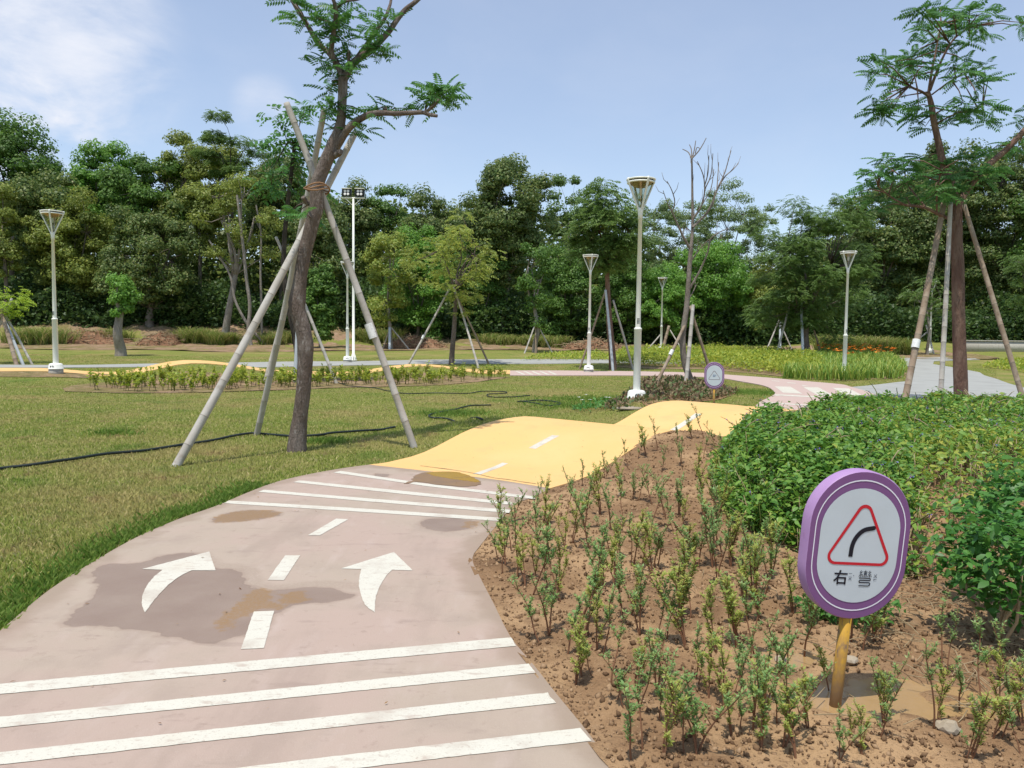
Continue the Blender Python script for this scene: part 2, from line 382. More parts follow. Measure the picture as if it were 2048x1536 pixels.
# ------------------------------------------------------------------ painted marks on the paths
def mark(pts, name='road_marking', m='paint', z=.0028, sp=.25, world=False):
    p = pts if world else Gs(pts)
    if name == 'road_marking' and min(q[1] for q in p) < 9:
        q = []
        for i in range(len(p)):
            a_ = np.array(p[i][:2]); b_ = np.array(p[(i + 1) % len(p)][:2]); k = max(1, int(np.linalg.norm(b_ - a_) / .03))
            for j in range(k):
                c_ = a_ + (b_ - a_) * j / k; v = mnoise.noise_vector(Vector((c_[0] * 22, c_[1] * 22, 1))) * .002 + mnoise.noise_vector(Vector((c_[0] * 70, c_[1] * 70, 2))) * .003; q.append((c_[0] + v.x, c_[1] + v.y))
        p = q
    o = drape(name, p, M[m], sp, PZ + z); return o
def c2(pts): return [(x / 1.862, y / 1.862 + 960) for x, y in pts]
def c3(pts): return [(x / 3.413 + 650, y / 3.413 + 680) for x, y in pts]
for q in ([(898, 657), (983, 653), (1021, 511), (945, 514)], [(997, 394), (1058, 394), (1118, 300), (1062, 300)], [(1147, 223), (1190, 224), (1298, 162), (1252, 160)]):
    mark(c2(q))
mark(c2([(-280, 816), (600, 733), (1903, 612), (1921, 645), (600, 771), (-280, 856)]))
mark(c2([(-280, 944), (800, 833), (1968, 712), (1996, 747), (800, 871), (-280, 986)]))
mark(c2([(-280, 1081), (800, 961), (2040, 822), (2048, 838), (2072, 862), (800, 1004), (-280, 1130)]))
mark([(-150, 1634), (634, 1536), (1160, 1474), (1183, 1500), (870, 1537), (-150, 1665)])
mark(c2([(853, 91), (1300, 118), (1869, 157), (1860, 169), (1300, 131), (833, 101)]))
mark(c2([(983, 50), (1400, 85), (1902, 126), (1895, 138), (1400, 97), (962, 58)]))
mark(c2([(1115, 14), (1500, 54), (1908, 97), (1900, 107), (1500, 66), (1092, 21)]))
mark([(681, 948), (850, 974), (1071, 1000.5), (1070, 1006), (850, 979), (667, 951.5)])
mark(c2([(530, 352), (780, 285), (803, 357), (715, 357), (690, 368), (660, 386), (628, 411), (600, 440), (576, 468), (560, 490), (548, 507), (540, 517), (531, 500), (528, 480), (531, 452), (540, 428), (555, 404), (575, 380), (605, 355)]), sp=.15)
mark(c2([(1270, 350), (1467, 287), (1537, 357), (1460, 355), (1440, 375), (1421, 404), (1408, 430), (1400, 455), (1396, 485), (1396, 517), (1375, 503), (1358, 486), (1345, 455), (1337, 420), (1337, 390), (1345, 352)]), sp=.15)
for q in ([(1010, 935), (1060, 940), (1250, 862), (1210, 857)], [(1390, 755), (1435, 763), (1600, 672), (1550, 668)]): mark(c3(q), sp=.12)
def strip_dash(a, b, w):
    a = np.array(a); b = np.array(b); d = (b - a) / np.linalg.norm(b - a); n = np.array((-d[1], d[0])) * w / 2
    k = 5; L = [tuple(a + (b - a) * i / k + n) for i in range(k + 1)]; R = [tuple(a + (b - a) * i / k - n) for i in range(k + 1)]
    mark(R + L[::-1], world=True, sp=.12)
strip_dash((1.62, 12.2), (2.1, 12.75), .13); strip_dash((2.75, 13.4), (3.45, 14.25), .13); strip_dash((4.75, 15.75), (5.4, 16.4), .13)
def c5(pts): return [(x / 5.12 + 1480, y / 5.12 + 690) for x, y in pts]
for q in ([(355, 435), (515, 438), (640, 512), (440, 500)], [(640, 440), (800, 445), (990, 545), (800, 530)], [(945, 450), (1110, 455), (1280, 540), (1110, 540)],
          [(360, 516), (820, 540), (820, 552), (350, 530)], [(250, 598), (700, 628), (700, 638), (235, 606)], [(320, 372), (400, 378), (410, 384), (330, 378)], [(480, 392), (560, 398), (575, 405), (490, 400)], [(630, 420), (690, 428), (710, 434), (640, 428)]):
    mark(c5(q), sp=.6)
# painted bars where the pink path starts behind the lawn
for k in range(5):
    x0 = 1030 + k * 16
    mark([(x0, 744), (x0 + 5, 744), (x0 + 22, 751), (x0 + 15, 751)], sp=.8)

def blob(pts, name, m, z=.002, wob=.012, rep=5, conv=c2, seed=0):
    w = [np.array(G(*p)[:2]) for p in conv(pts)]; w.append(w[0]); s = smooth_poly(w, rep)[:-1]
    out = []
    for p in s:
        q = Vector((p[0] * 7, p[1] * 7, seed)); out.append((p[0] + wob * mnoise.noise(q * 2) + wob * .6 * mnoise.noise(q * 6), p[1] + wob * mnoise.noise(q * 2 + Vector((9, 3, 1))) + wob * .6 * mnoise.noise(q * 6 + Vector((4, 4, 4)))))
    return mark(out, name, m, z, .2, world=True)
idn = lambda p: p
patch = [(245, 550), (300, 500), (355, 440), (360, 410), (350, 360), (400, 335), (530, 328), (600, 300), (700, 292), (745, 300), (800, 345), (870, 350), (905, 380), (905, 405), (960, 428), (1060, 430), (1150, 420), (1230, 425), (1300, 445), (1290, 465), (1220, 478), (1100, 488), (1030, 520), (990, 580), (900, 605), (820, 625), (750, 630), (620, 605), (480, 578), (350, 568), (270, 566)]
def world_poly(pts, conv=c2, rep=6):
    w = [np.array(G(*p)[:2]) for p in conv(pts)]; w.append(w[0]); return [tuple(p) for p in smooth_poly(w, rep)[:-1]]
DAMP = [world_poly(patch), world_poly([(1565, 180), (1590, 163), (1680, 157), (1770, 168), (1765, 190), (1700, 207), (1600, 200)]), world_poly([(320, 945), (370, 932), (440, 938), (430, 950), (370, 957)], c3)]
SILT = [world_poly([(800, 560), (840, 520), (900, 470), (935, 430), (990, 425), (1010, 460), (1020, 495), (950, 515), (920, 535), (870, 545), (850, 580), (810, 582)]),
        world_poly([(1045, 448), (1085, 436), (1138, 428), (1140, 475), (1090, 482), (1035, 500), (1030, 470)]), world_poly([(1735, 168), (1775, 166), (1768, 190), (1725, 196)]),
        world_poly([(780, 165), (840, 140), (920, 128), (1000, 128), (1045, 138), (1000, 156), (900, 168), (820, 175)])]
def sdf(x, y, polys):
    best = np.full(len(x), 9.0)
    for p in polys: d_ = pdist(x, y, p); best = np.minimum(best, np.where(inpoly(x, y, p), -d_, d_))
    return best
def add_attr(o, name, val):
    at = o.data.attributes.new(name, 'FLOAT', 'POINT'); at.data.foreach_set('value', np.asarray(val, np.float32))
nv = len(near_path.data.vertices); co = np.zeros(nv * 3, np.float32); near_path.data.vertices.foreach_get('co', co); co = co.reshape(-1, 3)
x_, y_ = co[:, 0].astype(float), co[:, 1].astype(float)
add_attr(near_path, 'damp', np.clip(-sdf(x_, y_, DAMP + SILT[3:]), -.5, .5)); add_attr(near_path, 'silt', np.clip(-sdf(x_, y_, SILT), -.5, .5))
add_attr(near_path, 'edge', np.clip(pdist(x_, y_, near_pink), 0, .6))
rimline = smooth_poly([np.array(G(*p)[:2]) for p in c2([(740, 294), (805, 335), (880, 343), (925, 360), (930, 392), (945, 412), (1010, 424), (1100, 415), (1190, 410), (1330, 415), (1440, 425)])], 5)
add_attr(near_path, 'rim', np.clip(pdist(x_, y_, [tuple(p) for p in rimline], closed=False), 0, .6))
def stain_nodes():
    m = M['pink']; t = m.node_tree; L = t.links.new; bsdf = [n for n in t.nodes if n.type == 'BSDF_PRINCIPLED'][0]
    col = bsdf.inputs['Base Color'].links[0].from_socket; tcn = [n for n in t.nodes if n.type == 'TEX_COORD'][0]
    def noise(sc, det=5):
        n = t.nodes.new('ShaderNodeTexNoise'); n.inputs['Scale'].default_value = sc; n.inputs['Detail'].default_value = det; L(tcn.outputs['Object'], n.inputs['Vector']); return n.outputs['Fac']
    def ma(op, a_, b_, c_=None):
        n = t.nodes.new('ShaderNodeMath'); n.operation = op
        for i, v in enumerate((a_, b_, c_)):
            if v is None: continue
            if isinstance(v, (int, float)): n.inputs[i].default_value = v
            else: L(v, n.inputs[i])
        return n.outputs[0]
    def attr(nm): n = t.nodes.new('ShaderNodeAttribute'); n.attribute_name = nm; return n.outputs['Fac']
    def mr(v, lo, hi, o0=0, o1=1):
        n = t.nodes.new('ShaderNodeMapRange'); n.interpolation_type = 'SMOOTHSTEP'; n.inputs['From Min'].default_value = lo; n.inputs['From Max'].default_value = hi; n.inputs['To Min'].default_value = o0; n.inputs['To Max'].default_value = o1; L(v, n.inputs['Value']); return n.outputs['Result']
    def mixc(f, c, base):
        n = t.nodes.new('ShaderNodeMix'); n.data_type = 'RGBA'; n.inputs[7].default_value = (*c, 1); L(f, n.inputs[0]); L(base, n.inputs[6]); return n.outputs[2]
    n1 = noise(9, 6); n2 = noise(3, 4); n3 = noise(60, 4)
    wob = ma('MULTIPLY', ma('SUBTRACT', n1, .5), .13)
    dd = ma('ADD', attr('damp'), wob); dm = mr(dd, -.010, .022)
    # scuffs and dirt near the edges
    ed = ma('ADD', attr('edge'), ma('MULTIPLY', ma('SUBTRACT', n2, .5), .5)); col = mixc(mr(ed, .02, .20, .55, 0), (.25, .185, .13), col)
    rim = ma('ADD', attr('rim'), ma('MULTIPLY', ma('SUBTRACT', n1, .5), .12)); rf = ma('MULTIPLY', mr(rim, .03, .10, .6, 0), mr(n3, .35, .6, .4, 1)); col = mixc(rf, (.31, .24, .185), col)
    col = mixc(ma('MULTIPLY', mr(dd, -.05, -.004), mr(dd, -.002, .03, .5, 0)), (.30, .225, .175), col)
    dcol = ma('MULTIPLY', dm, mr(n2, .25, .75, .72, 1.0)); col = mixc(dcol, (.245, .178, .138), col)
    line = ma('MULTIPLY', mr(dd, -.004, .006), mr(dd, .008, .02, 1, 0)); col = mixc(ma('MULTIPLY', line, .3), (.15, .105, .08), col)
    sd = ma('ADD', attr('silt'), ma('MULTIPLY', ma('SUBTRACT', noise(16, 6), .5), .20)); sm = ma('MULTIPLY', mr(sd, -.02, .03), mr(n3, .3, .65, .45, .95)); col = mixc(sm, (.27, .165, .075), col)
    L(col, bsdf.inputs['Base Color'])
    r = ma('SUBTRACT', .82, ma('MULTIPLY', dm, .34)); L(r, bsdf.inputs['Roughness'])
stain_nodes()
blob([(600, 965), (640, 935), (760, 922), (900, 925), (1000, 955), (1055, 985), (1055, 1010), (980, 1025), (850, 1020), (720, 1005), (640, 990), (560, 1005), (540, 1000), (590, 985)], 'damp_patch', 'wet_brown', .0040, .03, conv=c3)
blob([(690, 930), (780, 921), (900, 924), (985, 950), (1052, 984), (1035, 994), (960, 985), (860, 972), (760, 955)], 'damp_patch', 'wet_yellow', .0046, .02, conv=c3)
# long crack across the join of the two colours
crk = [tuple(np.array(G(*p)[:2])) for p in c3([(650, 880), (760, 893), (850, 905), (1000, 930), (1150, 962), (1250, 975), (1340, 992), (1440, 1006)])]
crk = smooth_poly(crk, 5); L = []; R = []
for i, p in enumerate(crk):
    w = .006 + .012 * abs(mnoise.noise(Vector((p[0] * 5, p[1] * 5, 0)))); L.append((p[0], p[1] + w + .02 * mnoise.noise(Vector((p[0] * 3, 0, 0))))); R.append((p[0], p[1] - w + .02 * mnoise.noise(Vector((p[0] * 3, 0, 0)))))
M['crack'] = vmat('crack_dirt', (0.13, 0.09, 0.05), .95)
mark(R + L[::-1], 'crack', 'crack', .0052, .3, world=True)

# ------------------------------------------------------------------ soil beds
bed = [(1.25, .3), (.74, 1.9)] + [(p[0] - .03, p[1]) for p in [Gs([(1215, 1536)])[0]] + NR[::-1][1:]] + [(.60, 8.33), (1.27, 9.37), (2.18, 10.58), (3.0, 11.5), (3.7, 12.4), (4.33, 13.05), (5.03, 13.8), (6.25, 15.05), (7.65, 16.15), (9.7, 16.9), (12, 17.5), (15.5, 18), (15, 10), (7, 1.2), (4, .2)]
PUD = [(1.68, 3.36, .46, .19), (1.33, 3.75, .28, .1), (2.05, 3.25, .2, .08)]
def clods(x, y):
    h = np.zeros(x.shape)
    near = y < 12.5
    for i in np.nonzero(near)[0]:
        p = Vector((x[i], y[i], 0))
        a = abs(mnoise.noise(p * 2.3)); b = mnoise.noise(p * 7.0); c = mnoise.noise(p * 17.0)
        h[i] = .015 + .045 * a + .030 * max(b, -.25) + .026 * abs(c) + .010 * mnoise.noise(p * 36)
    h = np.where(near, h, .03)
    ed = pdist(x, y, bed); h = h * (.3 + .7 * sstep(.02, .25, ed)) + .012 * (1 - sstep(.0, .12, ed))
    for px_, py_, rx, ry in PUD:
        q = np.hypot((x - px_) / rx, (y - py_) / ry); h = h - (.045) * (1 - sstep(.75, 1.45, q))
    return h + .01
soil_o = drape('planting_bed', bed, M['soil'], .045, 0.0, jitter=.014, zfun=clods, smooth=False)
for px_, py_, rx, ry in PUD[:2]:
    pp = [(px_ + 1.45 * rx * math.cos(a) , py_ + 1.6 * ry * math.sin(a)) for a in np.linspace(0, 2 * math.pi, 40, endpoint=False)]
    o = drape('puddle', pp, M['mud'], .2, .0145)
# beds further off
def bedpoly(px, name, m, sp, z, cl=.02):
    return drape(name, Gs(px), M[m], sp, z, zfun=lambda x, y: np.array([cl * mnoise.noise(Vector((a * 3, b * 3, 0))) for a, b in zip(x, y)]))
bedpoly([(125, 776), (150, 771), (220, 765), (300, 753), (370, 744), (440, 747), (520, 755), (600, 757), (700, 757), (780, 751), (850, 746), (920, 751), (1000, 754), (1022, 755), (960, 764), (880, 771), (700, 776), (560, 781), (400, 786), (230, 787), (130, 784)], 'planting_bed', 'soil_dry', .5, .02)
bedpoly([(1230, 735), (1300, 738), (1420, 739), (1500, 747), (1600, 757), (1690, 763), (1800, 757), (1815, 748), (1790, 726), (1640, 712), (1400, 706), (1230, 712)], 'planting_bed', 'soil_dry', .8, .02)
bedpoly([(1240, 800), (1262, 780), (1285, 762), (1350, 760), (1400, 764), (1450, 776), (1478, 786), (1440, 800), (1390, 806), (1330, 804), (1290, 815)], 'planting_bed', 'soil', .3, .02)
for pl in ([(-60, 57), (-40, 53), (-30, 50.5), (-24, 51.5), (-18, 50), (-11, 53), (-6, 55), (0, 56.5), (8, 57), (14, 58), (14, 64), (4, 65), (-10, 66), (-60, 68)],
           [(19, 52), (23, 50.6), (30, 51), (33, 52.5), (34, 58), (30, 62), (22, 62), (18, 57)]):
    s = [tuple(p) for p in smooth_poly(pl + [pl[0]], 5)[:-1]]
    drape('bare_earth', s, M['soil_dry'], .7, .04, zfun=lambda x, y: np.array([.12 * mnoise.noise(Vector((a * .8, b * .8, 0))) + .05 * mnoise.noise(Vector((a * 3, b * 3, 0))) for a, b in zip(x, y)]))
# left edge of the lawn: worn reddish soil by the lamp
o = drape('bare_earth', [tuple(p) for p in smooth_poly([(-19, 27.2), (-16.5, 27.6), (-14.6, 27.0), (-14.2, 26.0), (-16.5, 25.0), (-19.5, 25.2), (-20, 26.3), (-19, 27.2)], 5)[:-1]], M['soil_dry'], .3, .02)
NOGRASS = [near_pink, yellow_poly, junction, yback_poly, gpoly, plaza, bed]

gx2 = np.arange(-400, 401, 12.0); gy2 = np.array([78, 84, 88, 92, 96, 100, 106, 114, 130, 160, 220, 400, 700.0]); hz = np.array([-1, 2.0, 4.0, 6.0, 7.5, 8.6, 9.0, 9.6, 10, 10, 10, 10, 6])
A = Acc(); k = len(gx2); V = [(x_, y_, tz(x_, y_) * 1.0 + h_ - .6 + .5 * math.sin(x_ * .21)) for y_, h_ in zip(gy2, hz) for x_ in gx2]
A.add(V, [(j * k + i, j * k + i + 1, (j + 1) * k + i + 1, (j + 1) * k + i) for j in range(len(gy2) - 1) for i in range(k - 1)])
M['slope'] = vmat('shade_painted_slope', (.022, .036, .012), 1, 0, noise=[((.045, .065, .02), .8, .45, .65, .8), ((.01, .016, .006), 2.5, .5, .7, .8)], bump=[(1.2, .8, (1, 1, 1))])  # woodland shade put into the dark colour
A.build('added_backdrop_slope', M['slope'], smooth=True)['kind'] = 'structure'  # hill sheet added behind the trees to block bright sky in crown gaps
# ------------------------------------------------------------------ lamps
M['lamp_white'] = vmat('cream_lamp_paint', (0.80, 0.81, 0.74), 0.45, 0.4, noise=[((0.66, 0.66, 0.58), 3, .5, .75, .5, (1, 1, .3)), ((0.38, 0.35, 0.28), 9, .66, .8, .5, (1, 1, .25))])
M['concrete'] = vmat('concrete', (0.42, 0.40, 0.35), 0.9, 0.2, noise=[((0.26, 0.23, 0.19), 7, .5, .7, .7), ((0.55, 0.52, 0.46), 14, .5, .7, .5)], bump=[(30, .006, (1, 1, 1))])
M['bronze'] = vmat('bronze_reflector', (0.42, 0.25, 0.13), 0.35, 0.5, metallic=0.6)
M['dark'] = vmat('dark_metal', (0.03, 0.035, 0.035), 0.5, 0.4)
M['bulb'] = vmat('frosted_bulb', (0.75, 0.74, 0.70), 0.3, 0.5)
def glass_mat():
    m = bpy.data.materials.new('smoky_glass'); m.use_nodes = True; t = m.node_tree; t.nodes.clear()
    out = t.nodes.new('ShaderNodeOutputMaterial'); tr = t.nodes.new('ShaderNodeBsdfTransparent'); tr.inputs[0].default_value = (.78, .82, .76, 1)
    gl = t.nodes.new('ShaderNodeBsdfGlossy'); gl.inputs['Roughness'].default_value = .06; gl.inputs[0].default_value = (.8, .85, .82, 1)
    mx = t.nodes.new('ShaderNodeMixShader'); mx.inputs[0].default_value = .13
    t.links.new(tr.outputs[0], mx.inputs[1]); t.links.new(gl.outputs[0], mx.inputs[2]); t.links.new(mx.outputs[0], out.inputs[0]); return m
M['glass'] = glass_mat()

def make_lamp(label):
    t = thing('street_lamp', label, 'street lamp', group='white park lamps with cone heads')
    a = Acc(); a.lathe([(0, -.1), (.225, -.1), (.225, .13), (.2, .145), (0, .145)], 28); a.build('concrete_plinth', M['concrete'], t)
    a = Acc(); a.lathe([(.215, .146), (.243, .15), (.243, .165), (.225, .18), (.212, .30), (.185, .335), (.13, .35), (0, .352)], 32); b = a.build('base_cover', M['lamp_white'], t, smooth=True)
    for s in (-1, 1):
        a = Acc()
        for k in range(3):
            pts = []
            for j in range(6):
                u = j / 5; r = .026 + .017 * k; an = math.pi / 2 * u
                x = s * (.012 + r * math.sin(an)); z = .215 + r * math.cos(an); rr = .2145 + (.30 - z) * .10
                pts.append((x, -math.sqrt(max(rr * rr - x * x, 0)) - .003, z))
            a.tube(pts, .0035, 5)
        a.build('vent', M['dark'], b)
    H = 5.46; z0 = .34; zj = 1.86
    a = Acc(); a.lathe([(.088, z0), (.088, zj - .05), (.094, zj - .045), (.094, zj - .01), (.088, zj), (.062, zj + .012)], 24); lp = a.build('lower_pole', M['lamp_white'], t, smooth=True)
    a = Acc(); a.box((.03, -.0885, zj - .3 + .42), (.001, .001, .001)); 
    zn = H - .98
    a = Acc(); a.lathe([(.064, zj + .005), (.046, zn), (.055, zn + .002), (.055, zn + .15), (.052, zn + .16), (0, zn + .16)], 20); up = a.build('upper_pole', M['lamp_white'], t, smooth=True)
    a = Acc(); r0 = .066 - .018 * .06
    for k in range(4): a.box((.0, -.0655 , zj + .12 + .035 * k), (.055, .004, .014))
    a.box((-.03, -.0655, zj + .17), (.006, .004, .15)); a.build('number_label', M['dark'], up)
    # head
    zb = zn + .14; zt = H - .03
    hd = Acc(); hd.lathe([(.055, zb - .01), (.062, zb + .03), (.075, zb + .12), (.02, zb + .125), (0, zb + .125)], 20); h = hd.build('head', M['lamp_white'], t, smooth=True)
    for nm, z1, z2, r1 in (('top_ring', zt - .035, zt, .345), ('lower_ring', zt - .105, zt - .068, .33)):
        a = Acc(); a.lathe([(r1 - .03, z1), (r1, z1), (r1 + .008, z2), (r1 - .03, z2), (r1 - .03, z1)], 40); a.build(nm, M['lamp_white'], h, smooth=False)
    a = Acc(); a.lathe([(0, zt - .062), (.31, zt - .062), (.31, zt - .012), (0, zt + .012)], 36); a.build('lid', M['dark'], h)
    for k in range(4):
        an = math.radians(20 + 90 * k) + math.pi / 2 + math.pi
        a = Acc(); Mx = Matrix.Rotation(an, 3, 'Z')
        prof = [(.035, zb + .0), (.35, zt - .09), (.368, zt - .03), (.362, zt + .012), (.315, zt + .012)]
        V = []
        for i, (r, z) in enumerate(prof):
            w = .022; th = .04 if i < 3 else .03
            for sx in (-1, 1):
                for q in (0, 1):
                    rr = r - (th if q else 0) if i < 4 else r
                    zz = z - (.02 if (q and i >= 3) else 0)
                    V.append(tuple(Mx @ Vector((rr, sx * w, zz))))
        Q = []
        for i in range(len(prof) - 1):
            o0 = i * 4; o1 = o0 + 4
            Q += [(o0, o0 + 2, o1 + 2, o1), (o0 + 1, o1 + 1, o1 + 3, o0 + 3), (o0, o1, o1 + 1, o0 + 1), (o0 + 2, o0 + 3, o1 + 3, o1 + 2)]
        a.add(V, Q); a.build('rib', M['lamp_white'], h)
    a = Acc(); a.lathe([(.05, zb + .1), (.29, zt - .108)], 36); a.build('glass_shade', M['glass'], h, smooth=True)
    a = Acc(); a.lathe([(.29, zt - .072), (.20, zt - .16), (.11, zt - .2), (.07, zt - .21), (0, zt - .21)], 28); a.build('reflector', M['bronze'], h, smooth=True)
    a = Acc(); a.lathe([(.035, zt - .212), (.042, zt - .3), (.03, zt - .38), (0, zt - .40)], 14); a.build('bulb', M['bulb'], h, smooth=True)
    a = Acc(); a.tube([(.015, 0.0, zb + .12), (.015, 0.0, zt - .36)], .016, 8); a.build('bulb_stem', M['dark'], h)
    return t
LAMPS = [(1275, 18.9, 'tallest-looking cream lamp standing beside the crest of the yellow path'),
         (1178, 36.0, 'lamp with a brown-stained foot between the pink path and the lawn'),
         (111, 26.2, 'lamp at the near edge of the undulating yellow path, on its own at the left'),
         (1690, 33.6, 'lamp rising from the orange daylily bed'),
         (1322, 57.6, 'small distant lamp behind the yellow-green planting, beside the leafless tree'),
         (695, 42.0, 'lamp standing right next to the twin floodlight mast'),
         (1859, 59.0, 'small distant lamp seen between the stakes of the tall right-hand tree')]
lamp0 = None
for px, d, lab in LAMPS:
    g = P(px, 700, d)
    bpt = (g.x, d)
    if lamp0 is None: t = lamp0 = make_lamp(lab)
    else: t = copy_tree(lamp0); t['label'] = lab
    t.location = (bpt[0], bpt[1], tz(*bpt)); t.rotation_euler = (0, 0, 0 if t is lamp0 else math.radians((px * 7) % 40 - 20))
M['slab'] = vmat('flat_stone', (0.36, 0.30, 0.22), .9, noise=[((0.3, 0.27, 0.22), 8, .5, .7, .6)])
g = G(1245, 817); a = Acc()
a.add([(0, -.12, 0), (.42, -.2, 0), (.62, .05, 0), (.25, .22, 0), (0, -.12, .035), (.42, -.2, .03), (.62, .05, .03), (.25, .22, .035)], [(4, 5, 6, 7), (0, 1, 5, 4), (1, 2, 6, 5), (2, 3, 7, 6), (3, 0, 4, 7)])
tag(a.build('stone_slab', M['slab'], loc=(g.x - .15, g.y - .1, g.z + .01)), 'flat pale slab lying at the foot of the nearest lamp', 'stone slab')

# ------------------------------------------------------------------ floodlight mast
fl = thing('floodlight_mast', 'tall slim mast with two black floodlights on a crossbar, beside a lamp', 'floodlight mast')
g = P(707, 700, 43.5); fl.location = (g.x, 43.5, tz(g.x, 43.5))
a = Acc(); a.lathe([(.1, -.1), (.1, .02), (.2, .02), (.2, .05), (.075, .06), (.07, 4.5), (.055, 9.0), (0, 9.0)], 14); a.build('mast', M['lamp_white'], fl, smooth=False)
for k in range(4):
    a = Acc(); an = k * math.pi / 2; c, s = math.cos(an), math.sin(an)
    a.add([(c * .07, s * .07, .05), (c * .19, s * .19, .05), (c * .07, s * .07, .42), (c * .07 - s * .012, s * .07 + c * .012, .05), (c * .19 - s * .012, s * .19 + c * .012, .05), (c * .07 - s * .012, s * .07 + c * .012, .42)], [(0, 1, 4, 3), (1, 2, 5, 4), (0, 3, 5, 2)], [(0, 2, 1), (3, 4, 5)])
    a.build('base_gusset', M['lamp_white'], fl)
a = Acc(); a.box((0, 0, 9.03), (1.26, .09, .07)); a.build('crossbar', M['lamp_white'], fl)
for s in (-1, 1):
    a = Acc(); a.tube([(s * .04, 0, 8.62), (s * .42, 0, 8.99)], .022, 6); a.build('brace', M['lamp_white'], fl)
    a = Acc(); R = Matrix.Rotation(math.radians(-8), 3, 'X'); a.box((s * .36, -.03, 9.30), (.52, .14, .40), R); hb = a.build('floodlight', M['dark'], fl)
    a = Acc(); a.box((s * .36, -.06, 9.52), (.54, .2, .025), R); a.build('hood', M['lamp_white'], hb)
    a = Acc(); a.box((s * .36, 0.02, 9.085), (.05, .06, .05)); a.build('mount', M['lamp_white'], hb)
    for i in (-1, 1):
        for j in (-1, 1):
            a = Acc(); V = []
            for q in range(14):
                an = q / 14 * 2 * math.pi; v = R @ Vector((i * .085 + .07 * math.cos(an), -.074, j * .085 + .07 * math.sin(an))); V.append((v.x + s * .36, v.y - .03, v.z + 9.30))
            V.append(tuple(R @ Vector((i * .085, -.090, j * .085)) + Vector((s * .36, -.03, 9.30))))
            a.add(V, None, [(14, q, (q + 1) % 14) for q in range(14)]); a.build('lens', M['bulb'], hb)

# ------------------------------------------------------------------ signs
M['purple'] = vmat('purple_paint', (0.20, 0.088, 0.225), 0.5, 0.3, noise=[((0.23, 0.11, 0.26), 6, .45, .75, .5)])
M['purple_lit'] = vmat('purple_edge_lit', (0.36, 0.21, 0.42), 0.5, 0.4, noise=[((0.41, 0.26, 0.46), 5, .4, .7, .6), ((0.22, 0.1, 0.25), 40, .68, .76, .8), ((0.3, 0.14, 0.3), 12, .66, .78, .6)])  # lighter copy of the face purple, sunlight on the board edge painted in
M['panel'] = vmat('sign_white', (0.55, 0.61, 0.65), 0.4, 0.4, noise=[((0.50, 0.55, 0.58), 4, .4, .7, .6), ((0.45, 0.42, 0.36), 11, .62, .78, .4), ((0.55, 0.55, 0.5), 70, .72, .8, .4)])
M['line'] = vmat('sign_line', (0.78, 0.76, 0.84), 0.4)
M['red'] = vmat('sign_red', (0.55, 0.02, 0.035), 0.4)
M['ink'] = vmat('sign_black', (0.012, 0.012, 0.022), 0.4)
M['ink_grey'] = vmat('sign_faded_ink', (0.10, 0.11, 0.14), 0.5)
M['faded_red'] = vmat('sign_faded_brown', (0.16, 0.09, 0.11), 0.5)
M['faded_blue'] = vmat('sign_faded_blue', (0.16, 0.22, 0.33), 0.5, noise=[((0.4, 0.46, 0.55), 60, .45, .6, .8)])
M['yellow_pole'] = vmat('weathered_yellow_pole', (0.50, 0.28, 0.03), 0.6, 0.35, noise=[((0.30, 0.17, 0.06), 14, .42, .58, .85, (1, 1, .25)), ((0.15, 0.10, 0.07), 30, .50, .62, .85, (1, 1, .4)), ((0.6, 0.37, 0.06), 20, .55, .7, .5)])
def mud_foot(t, b, L, tcn):
    sx = t.nodes.new('ShaderNodeSeparateXYZ'); L(tcn.outputs['Object'], sx.inputs[0]); n = t.nodes.new('ShaderNodeTexNoise'); n.inputs['Scale'].default_value = 25; L(tcn.outputs['Object'], n.inputs['Vector'])
    ad = t.nodes.new('ShaderNodeMath'); ad.operation = 'MULTIPLY_ADD'; ad.inputs[1].default_value = .22; L(n.outputs['Fac'], ad.inputs[0]); L(sx.outputs[2], ad.inputs[2])
    r = t.nodes.new('ShaderNodeMapRange'); r.inputs['From Min'].default_value = .18; r.inputs['From Max'].default_value = .34; r.inputs['To Min'].default_value = .9; r.inputs['To Max'].default_value = 0; L(ad.outputs[0], r.inputs['Value'])
    col = b.inputs['Base Color'].links[0].from_socket; mx = t.nodes.new('ShaderNodeMix'); mx.data_type = 'RGBA'; mx.inputs[7].default_value = (.23, .15, .09, 1); L(r.outputs['Result'], mx.inputs[0]); L(col, mx.inputs[6]); L(mx.outputs[2], b.inputs['Base Color'])
M['yellow_pole'].name = 'weathered_yellow_pole'
_t = M['yellow_pole'].node_tree; mud_foot(_t, [n for n in _t.nodes if n.type == 'BSDF_PRINCIPLED'][0], _t.links.new, [n for n in _t.nodes if n.type == 'TEX_COORD'][0])
def outline(hw, hh, ry, n=26):
    o = []; s = hh - ry
    for k in range(n + 1): a = math.pi * k / n; o.append((hw * math.cos(a), s + ry * math.sin(a)))
    for k in range(n + 1): a = math.pi + math.pi * k / n; o.append((hw * math.cos(a), -s + ry * math.sin(a)))
    return o
def flat(name, poly, y, m, par):
    v = [(x, y, z) for x, z in poly]; me = bpy.data.meshes.new(name); me.from_pydata(v, [], [tuple(range(len(v)))]); me.update(); return link(name, me, m, par)
def ringm(name, o1, o2, y, m, par):
    a = Acc(); n = len(o1); a.add([(x, y, z) for x, z in o1] + [(x, y, z) for x, z in o2], [(i, (i + 1) % n, n + (i + 1) % n, n + i) for i in range(n)]); return a.build(name, m, par)
